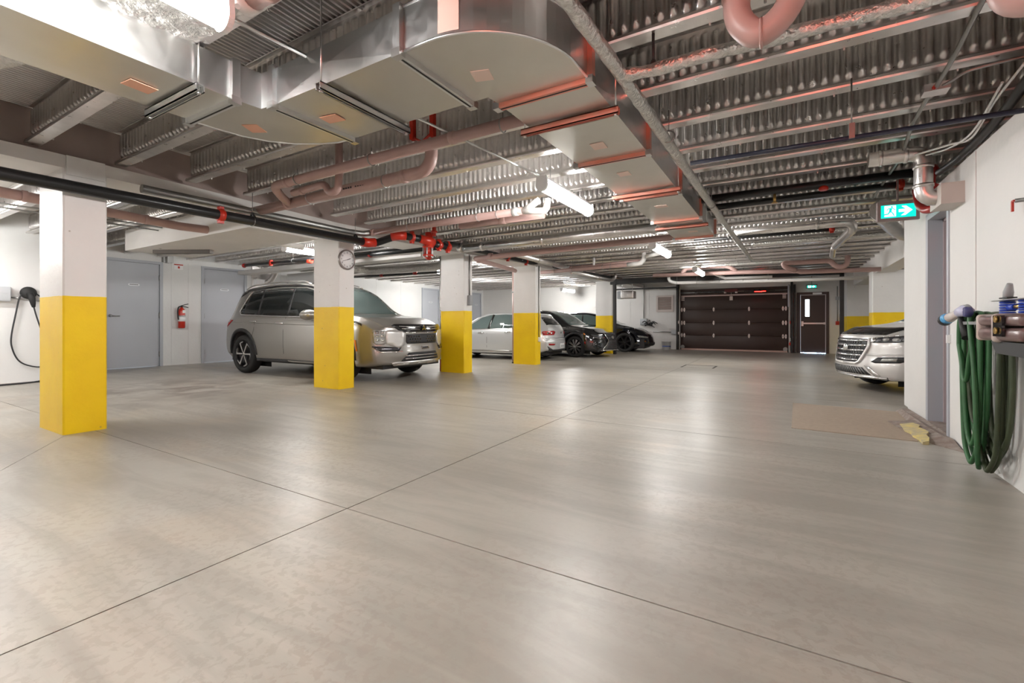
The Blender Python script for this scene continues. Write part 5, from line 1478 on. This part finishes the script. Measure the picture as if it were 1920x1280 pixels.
for k in range(9): c.line('grille_bar', [(-.27-.02*abs(k-5),.33+k*.055),(.27+.02*abs(k-5),.33+k*.055)], 'front', gloss, .014, .02, False)
for sg in (1,-1): c.line('grille_surround', [(sg*.43,.84),(sg*.305,.62),(sg*.325,.555),(sg*.56,.29),(sg*.50,.262),(0,.262)], 'front', chrome, .028, .024, False)
c.patch('emblem', [(.075*cos(a),.70+.055*sin(a)) for a in [2*pi*k/16 for k in range(16)]], 'front', chrome, None, .03, .02, .1)
c.patch('headlamp', [(.44,.70),(.50,.74),(.82,.82),(.80,.76),(.62,.68)], 'front', lampd, None, .014, .03, .06, True)
c.line('lamp_strip', [(.45,.69),(.60,.66),(.78,.72)], 'front', chrome, .016, .02)
c.patch('corner_vent', [(.56,.56),(.78,.60),(.80,.36),(.62,.34)], 'front', gloss, None, .008, .02, .07, True)
c.line('vent_edge', [(.60,.54),(.76,.48),(.62,.40)], 'front', steel, .012, .016)
c.patch('side_marker', [(1.86,.86),(2.06,.82),(2.04,.79),(1.86,.81)], 'side', amber, None, .008, .02, .08, True)
c.patch('side_reflector', [(1.93,.56),(2.05,.55),(2.05,.48),(1.93,.48)], 'side', lampr, None, .008, .02, .08, True)
c.line('bumper_lip', [(-.6,.245),(.6,.245)], 'front', chrome, .02, .016, False)

# ------------------------------------------------------------------ dark blue-black sedan
navy = pmat('midnight_paint', (0.008,0.010,0.015), 0.15, 0.3, coat=1.0)
PT = dict(L=4.69, xf=1.44, xr=-1.44, R=.345, AR=.41, rim=.25, kf=.42, kr=.30, spokes=7, spoke=spoke_bar(.03,.02,.12), nose=.95, spmat=rimb,
  top=[(-2.345,.92),(-2.0,1.08),(-1.3,1.30),(-.7,1.42),(-.2,1.44),(.3,1.38),(1.25,.98),(1.5,.93),(2.0,.82),(2.345,.64)],
  belt=[(-2.345,.86),(-1.4,.98),(-.4,.95),(.6,.90),(1.3,.87),(2.0,.78),(2.345,.58)],
  roofw=[(-2.345,.62),(-1.3,.5),(-.3,.53),(.4,.55),(1.25,.70),(2.345,.55)],
  wid=[(-2.345,.76),(-1.9,.88),(-1.4,.92),(1.4,.92),(2.0,.88),(2.345,.72)],
  bot=[(-2.345,.36),(-1.9,.24),(-1.6,.17),(1.7,.16),(2.345,.2)],
  front=[(.15,.06),(.3,.0),(.5,.04),(.66,.12)], rear=[(.3,.05),(.7,.0),(.9,.05)])
c = Car('dark_sedan', 'dark blue sedan nearest the garage door', navy, PT, (-6.23,16.2,0), .1, .97)
c.body()
c.patch('side_window', [(1.0,.93),(.35,1.27),(.0,1.35),(-.6,1.345),(-1.2,1.22),(-1.5,1.06),(-1.2,1.01),(-.4,.98)], 'side', glassw, None, .004, .02, .1, True)
c.line('door_pillar', [(-.1,.97),(-.18,1.35)], 'side', gloss, .05, .007)
c.patch('windscreen', [(1.2,-.58),(1.22,0),(1.2,.58),(.35,.47),(.2,0),(.35,-.47)], 'top', glassw, None, .004, .02, .1)
c.mirror(.75,.92,gloss); c.handle(.0,.83,gloss)
c.patch('headlamp', [(.40,.54),(.70,.60),(.70,.52),(.46,.50)], 'front', lampc, None, .010, .03, .06, True)
c.patch('lower_intake', [(-.5,.34),(.5,.34),(.45,.24),(-.45,.24)], 'front', clad, None, .008, .03, .08)
c.patch('side_marker', [(1.98,.50),(2.06,.50),(2.06,.44),(1.98,.44)], 'side', lampr, None, .008, .02, .08, True)
c.patch('fog_marker', [(.55,.40),(.66,.40),(.66,.365),(.55,.365)], 'front', amber, None, .012, .02, .07, True)
for xs_ in ([(1.05,.9),(1.05,.3)], [(-.05,.95),(-.05,.28)]): c.line('door_seam', xs_, 'side', blackm, .009, .0015)

# ------------------------------------------------------------------ white SUV in the right hand bay
whitec = pmat('white_paint_metallic', (0.68,0.66,0.64), 0.28, 0.3, coat=0.9)
PW = dict(L=4.48, xf=1.34, xr=-1.33, R=.36, AR=.43, rim=.255, kf=.36, kr=.2, spokes=5, spoke=spoke_bar(.04,.03), nose=.85,
  top=[(-2.24,1.0),(-2.1,1.3),(-1.85,1.55),(-1.5,1.61),(-.6,1.65),(.1,1.62),(.4,1.52),(1.15,1.13),(1.4,1.09),(1.95,1.03),(2.24,.93)],
  belt=[(-2.24,.95),(-1.2,1.08),(0,1.04),(1.1,1.01),(1.9,.96),(2.24,.86)],
  roofw=[(-2.24,.66),(-1.7,.58),(.2,.6),(1.15,.74),(1.7,.76),(2.24,.68)],
  wid=[(-2.24,.80),(-1.9,.89),(-1.3,.92),(1.3,.92),(2.0,.91),(2.24,.84)],
  bot=[(-2.24,.4),(-1.8,.25),(1.7,.24),(2.0,.22),(2.24,.22)],
  front=[(.15,.10),(.25,.03),(.38,.0),(.6,.03),(.8,.05),(.93,.10)], rear=[(.3,.05),(.6,.0),(1.0,.06)])
c = Car('white_suv', 'white SUV with chrome barred grille nosing out beyond the right wall', whitec, PW, (2.66,9.34,0), 3.508, .9)
c.body(); c.arches(clad, .05)
c.patch('side_window', [(.95,1.06),(.3,1.45),(-.1,1.52),(-.9,1.53),(-1.5,1.42),(-1.7,1.2),(-.6,1.1)], 'side', glassd, None, .004, .02, .1, True)
c.patch('windscreen', [(1.1,-.62),(1.12,0),(1.1,.62),(.38,.52),(.25,0),(.38,-.52)], 'top', glassw, None, .004, .02, .1)
c.mirror(.7,1.06,whitec); c.handle(-.1,.95,whitec); c.handle(-1.0,.98,whitec)
c.patch('bug_deflector', [(2.23,-.62),(2.235,0),(2.23,.62),(2.0,.72),(1.84,.70),(1.90,.4),(1.92,0),(1.90,-.4),(1.84,-.70),(2.0,-.72)], 'top', gloss, None, .012, .02, .07)
c.patch('grille', [(-.46,.86),(.46,.86),(.45,.74),(.33,.50),(.28,.475),(-.28,.475),(-.33,.50),(-.45,.74)], 'front', clad, None, .010, .03, .07)
for z, y1 in ((.835,.45),(.755,.44),(.675,.405),(.595,.365),(.515,.32)):
    c.line('chrome_bar', [(-y1,z),(0,z-.012),(y1,z)], 'front', chrome, .020, .022, False)
for sg in (1,-1): c.line('grille_surround', [(sg*.46,.875),(sg*.475,.745),(sg*.35,.49),(sg*.28,.455),(0,.45)], 'front', whitec, .035, .026, False)
for r_, z in enumerate((.795,.715,.635,.555)):
    for k in range(-6,7):
        if abs(k*.055) < .40-r_*.03: c.patch('mesh_cell', [(k*.055-.018,z),(k*.055,z-.018),(k*.055+.018,z),(k*.055,z+.018)], 'front', gloss, None, .016, .008, .1)
c.patch('emblem', [(.085*cos(a),.715+.055*sin(a)) for a in [2*pi*k/18 for k in range(18)]], 'front', chrome, None, .036, .02, .1)
c.patch('lamp_tip', [(.47,.875),(.53,.885),(.56,.83),(.50,.80)], 'front', chrome, None, .02, .03, .05, True)
c.patch('headlamp', [(.52,.80),(.56,.885),(.90,.93),(.92,.86),(.78,.81)], 'front', lampd, None, .014, .03, .06, True)
c.line('lamp_brow', [(.53,.885),(.90,.935)], 'front', chrome, .012, .02)
c.patch('headlamp_wing', [(1.98,.94),(1.70,.965),(1.58,.95),(1.75,.90),(1.98,.86)], 'side', lampd, None, .010, .03, .06, True)
for yy in (.66,.76,.85): c.patch('lamp_cell', [(yy+.035*cos(a),.858+.03*sin(a)) for a in [2*pi*k/10 for k in range(10)]], 'front', lampc, None, .018, .01, .1, True)
c.patch('fog_recess', [(.52,.50),(.60,.575),(.88,.60),(.90,.56),(.82,.50),(.58,.48)], 'front', clad, None, .008, .03, .06, True)
c.patch('fog_lamp', [(.64,.515),(.66,.565),(.80,.58),(.79,.525)], 'front', lampc, None, .016, .02, .06, True)
c.line('bumper_crease', [(.42,.61),(.6,.605),(.9,.63)], 'front', whitec, .03, .016)
c.patch('lower_grille', [(-.40,.40),(.40,.40),(.52,.285),(-.52,.285)], 'front', clad, None, .010, .03, .07)
for k in range(-8,9): c.line('mesh_bar', [(k*.05-.015,.395),(k*.055+.015,.292)], 'front', steeld, .010, .016, False)
c.line('lip', [(-.7,.25),(0,.24),(.7,.25)], 'front', rims, .03, .014, False)
c.patch('bumper_bevel', [(.44,.43),(.50,.43),(.64,.28),(.57,.27)], 'front', rims, None, .012, .02, .07, True)
# ================================================================== hose, reel, bucket and small things
hoseg = pmat('green_hose', (0.035,0.135,0.045), 0.5, var=0.25, vscale=9)
hosed = pmat('dull_green_hose', (0.045,0.06,0.025), 0.6, var=0.3, vscale=9)
t = thing('garden_hose', 'coiled green garden hose hanging on the right wall', 'hose', (1.12,4.35,1.0))
def loop(y0, y1, zt, zb, x, mat, r=.0135, lean=0.0):
    ym = (y0+y1)/2
    pts = [(x,y0+.02,zt-.03),(x+.0,y0,zt-.18),(x,y0+.01+lean,(zt+zb)/2),(x,y0+.05+lean,zb+.16),(x,ym-.03+lean,zb+.02),(x,ym+.03+lean,zb+.015),(x,y1-.05+lean,zb+.14),(x,y1-.01+lean,(zt+zb)/2),(x,y1,zt-.18),(x,y1-.02,zt-.03)]
    top = [(x+.02,y1-.05,zt),(x+.03,ym,zt+.01),(x+.02,y0+.05,zt)]
    P_ = spline(pts+top+[pts[0]], 7)
    MB().tube(P_, r, 9, caps=False).build('coil', mat, t)
rn = random.Random(11)
specs = [(4.44,4.06,1.04,.13,1.17),(4.43,4.12,1.045,.22,1.13),(4.46,4.10,1.05,.06,1.12),(4.42,4.16,1.045,.32,1.11),(4.34,3.95,1.04,.10,1.165),(4.40,4.08,1.055,.18,1.12),(4.28,3.90,1.05,.05,1.13),(4.24,3.86,1.04,.14,1.155),(4.32,3.93,1.05,.26,1.15),(4.20,3.84,1.045,.06,1.10),(4.16,3.80,1.03,.20,1.14)]
for i, (y1, y0, zt, zb, x) in enumerate(specs):
    loop(y0, y1+.02, zt, zb, x, hosed if i not in (1,2,5) else hoseg, .0135, rn.uniform(-.02,.02))
loop(4.10, 4.46, 1.06, .05, 1.085, hoseg, .0145); loop(4.20, 4.46, 1.05, .60, 1.07, hoseg, .0145); loop(4.14, 4.44, 1.05, .17, 1.09, hoseg, .0145)
MB().tube(spline([(1.08,4.22,1.075),(1.06,4.20,1.0),(1.06,4.12,.7),(1.06,4.08,.35),(1.07,4.09,.12),(1.09,4.15,.05)], 8), .0145, 9).build('coil', hoseg, t)
# hanging hook and spray gun
MB().box((1.13,3.9,1.00),(1.2,4.4,1.035)).box((1.05,3.95,.99),(1.16,4.35,1.01)).build('wall_hook', steeld, t)
t = thing('spray_gun', 'blue and white hose spray gun resting on the hose coil', 'nozzle', (1.05,4.7,1.06))
MB().tube([(1.03,4.93,1.02),(1.03,4.88,1.03)], .042, 16, rs=[.042,.04]).build('nozzle_ring', darkrub, t)
MB().tube([(1.03,4.89,1.03),(1.035,4.82,1.04)], .04, 16, rs=[.040,.036]).build('nozzle_head', pmat('sky_blue_plastic', (0.10,0.38,0.70), 0.35), t)
MB().tube([(1.035,4.82,1.04),(1.045,4.75,1.055),(1.05,4.64,1.078)], .034, 14, rs=[.035,.028,.032]).build('barrel', pmat('pinkish_grey_plastic', (0.62,0.55,0.52), 0.4), t)
MB().tube([(1.05,4.66,1.075),(1.055,4.58,1.085),(1.06,4.52,1.075)], .036, 12, rs=[.034,.040,.034]).build('body', pmat('lavender_plastic', (0.55,0.55,0.72), 0.35), t)
MB().lathe([(.03,0),(.036,.01),(.036,.035),(.02,.045)], (1.03,4.50,1.075), 'x', 14).build('valve_knob', pmat('dark_blue_plastic', (0.05,0.05,0.16), 0.35), t)
MB().tube([(1.05,4.66,1.05),(1.055,4.60,.97),(1.06,4.55,.90)], .02, 10, rs=[.014,.022,.03]).build('grip', darkrub, t)
MB().tube([(1.05,4.62,1.11),(1.06,4.55,1.115),(1.06,4.50,1.10)], .014, 8).build('lever', greypl, t)
for ch in t.children: ch.location.y -= .30

# wall mounted equipment at the right edge
bc = pmat('mauve_casing', (0.15,0.085,0.08), 0.35, coat=0.3)
bpale = pmat('pale_casing', (0.50,0.40,0.36), 0.4)
t = thing('equipment_case', 'brown wall mounted case with blue coils at the right edge', 'case', (1.1,3.9,.95))
MB().rbox((0.97,3.62,.985),(1.14,4.20,1.045), .022).build('upper_shell', bc, t)
MB().rbox((0.97,3.62,.905),(1.14,4.20,.975), .024).build('lower_shell', bc, t)
MB().rbox((0.962,3.905,.895),(1.145,3.965,1.052), .02).build('pale_frame', bpale, t)
MB().rbox((0.966,4.165,.90),(1.145,4.21,1.05), .018).build('end_band', bpale, t)
MB().box((0.955,3.78,.93),(0.966,3.90,1.04)).build('latch_plate', gloss, t)
for z in (.96,1.02): MB().lathe([(.018,0),(.018,.008),(.008,.010)], (0.945,3.84,z), 'x', 12).build('knob', brass, t)
MB().prism([(4.05,.90),(3.98,.835),(3.6,.83),(3.6,.90)], 'x', 0.99, 1.16).build('drip_tray', clad, t)
blu = pmat('cobalt_plastic', (0.015,0.05,0.40), 0.3)
for y_ in (4.03,3.79):
    for k in range(5): MB().lathe([(.030,0),(.034,.006),(.030,.012)], (1.05,y_,1.05+k*.0145), 'z', 16).build('coil_ring', blu, t)
MB().tube([(1.05,4.0,1.085),(1.05,3.92,1.087)], .018, 10).build('elbow', blu, t)
MB().cyl((1.05,3.92,1.087),(1.05,3.85,1.087), .012, 10).build('brass_joint', brass, t)
MB().box((1.0,3.72,1.122),(1.1,4.09,1.126)).build('shelf_plate', steel, t)
MB().tube([(1.05,4.03,1.125),(1.05,4.02,1.17),(1.05,4.0,1.215)], .016, 10, rs=[.02,.022,.012]).build('plug', greypl, t)
MB().box((1.03,3.97,1.135),(1.07,4.08,1.142)).build('plug_collar', darkrub, t)
MB().box((1.14,3.62,.92),(1.2,4.1,1.02)).build('wall_plate', steeld, t)
for ch in t.children: ch.location.y -= .47
t = thing('wall_valve', 'small red lever valve high on the right wall edge', 'valve', (1.17,3.83,1.5))
MB().tube([(1.2,3.82,1.72),(1.16,3.83,1.72)], .012, 8).build('pipe_stub', steeld, t)
MB().box((1.15,3.84,1.66),(1.16,3.855,1.72)).box((1.15,3.82,1.715),(1.16,3.85,1.725)).build('lever', redp, t)

# hose bibb shadow plate and far end items
t = thing('plastic_bucket', 'white plastic bucket with blue mark beside the garage door', 'bucket', (-3.85,17.8,0))
MB().lathe([(.0001,.0),(.14,.0),(.17,.30),(.178,.30),(.178,.325),(.168,.325),(.15,.05),(.0001,.04)], (-3.85,17.8,0), 'z', 20).build('pail', whitepl, t)
MB().lathe([(.151,.08),(.158,.15)], (-3.85,17.8,0), 'z', 20).build('blue_mark', pmat('blue_print', (0.10,0.16,0.42), 0.4), t)
MB().tube([(-3.85+.175*cos(a),17.8-.03-.05*sin(a),.30-.14*sin(a)) for a in [pi*k/10 for k in range(11)]], .004, 6).build('handle', steel, t)
t = thing('outlet_box', 'grey outlet box with conduit and bunched black cables on the back wall', 'box', (-4.8,18.1,.9))
MB().rbox((-4.93,18.08,.92),(-4.66,18.2,1.18), .012).build('body', boxgrey, t)
MB().cyl((-4.8,18.17,1.18),(-4.8,18.17,2.5), .016, 8).build('conduit', steeld, t)
MB().tube([(-4.42,18.1,.66),(-4.0,18.12,.66),(-3.7,18.14,.65)], .022, 8).build('rail', steeld, t)
MB().box((-3.74,18.08,.58),(-3.56,18.2,.74)).build('small_outlet', boxgrey, t)
rn = random.Random(5)
for k in range(16):
    a = rn.uniform(-.4,3.3); l = rn.uniform(.12,.30)
    p0 = (-4.52+rn.uniform(-.08,.08),17.98,.93+rn.uniform(-.03,.03))
    MB().tube(spline([p0,(p0[0]+.5*l*cos(a),17.95,p0[2]+.55*l*sin(a)+.02),(p0[0]+l*cos(a),17.93,p0[2]+.6*l*sin(a)-.03)], 4), .016, 6, rs=None).build('cable_end', darkrub, t)
t = thing('fire_alarm', 'small red alarm pull box with conduit beside the black post', 'alarm', (1.45,18.1,.98))
MB().rbox((1.40,18.12,.94),(1.50,18.2,1.06), .01).build('body', redp, t); MB().cyl((1.45,18.17,1.06),(1.45,18.17,2.2), .012, 8).build('conduit', steeld, t)
MB().box((1.40,18.14,1.75),(1.50,18.2,1.86)).build('junction', boxgrey, t)
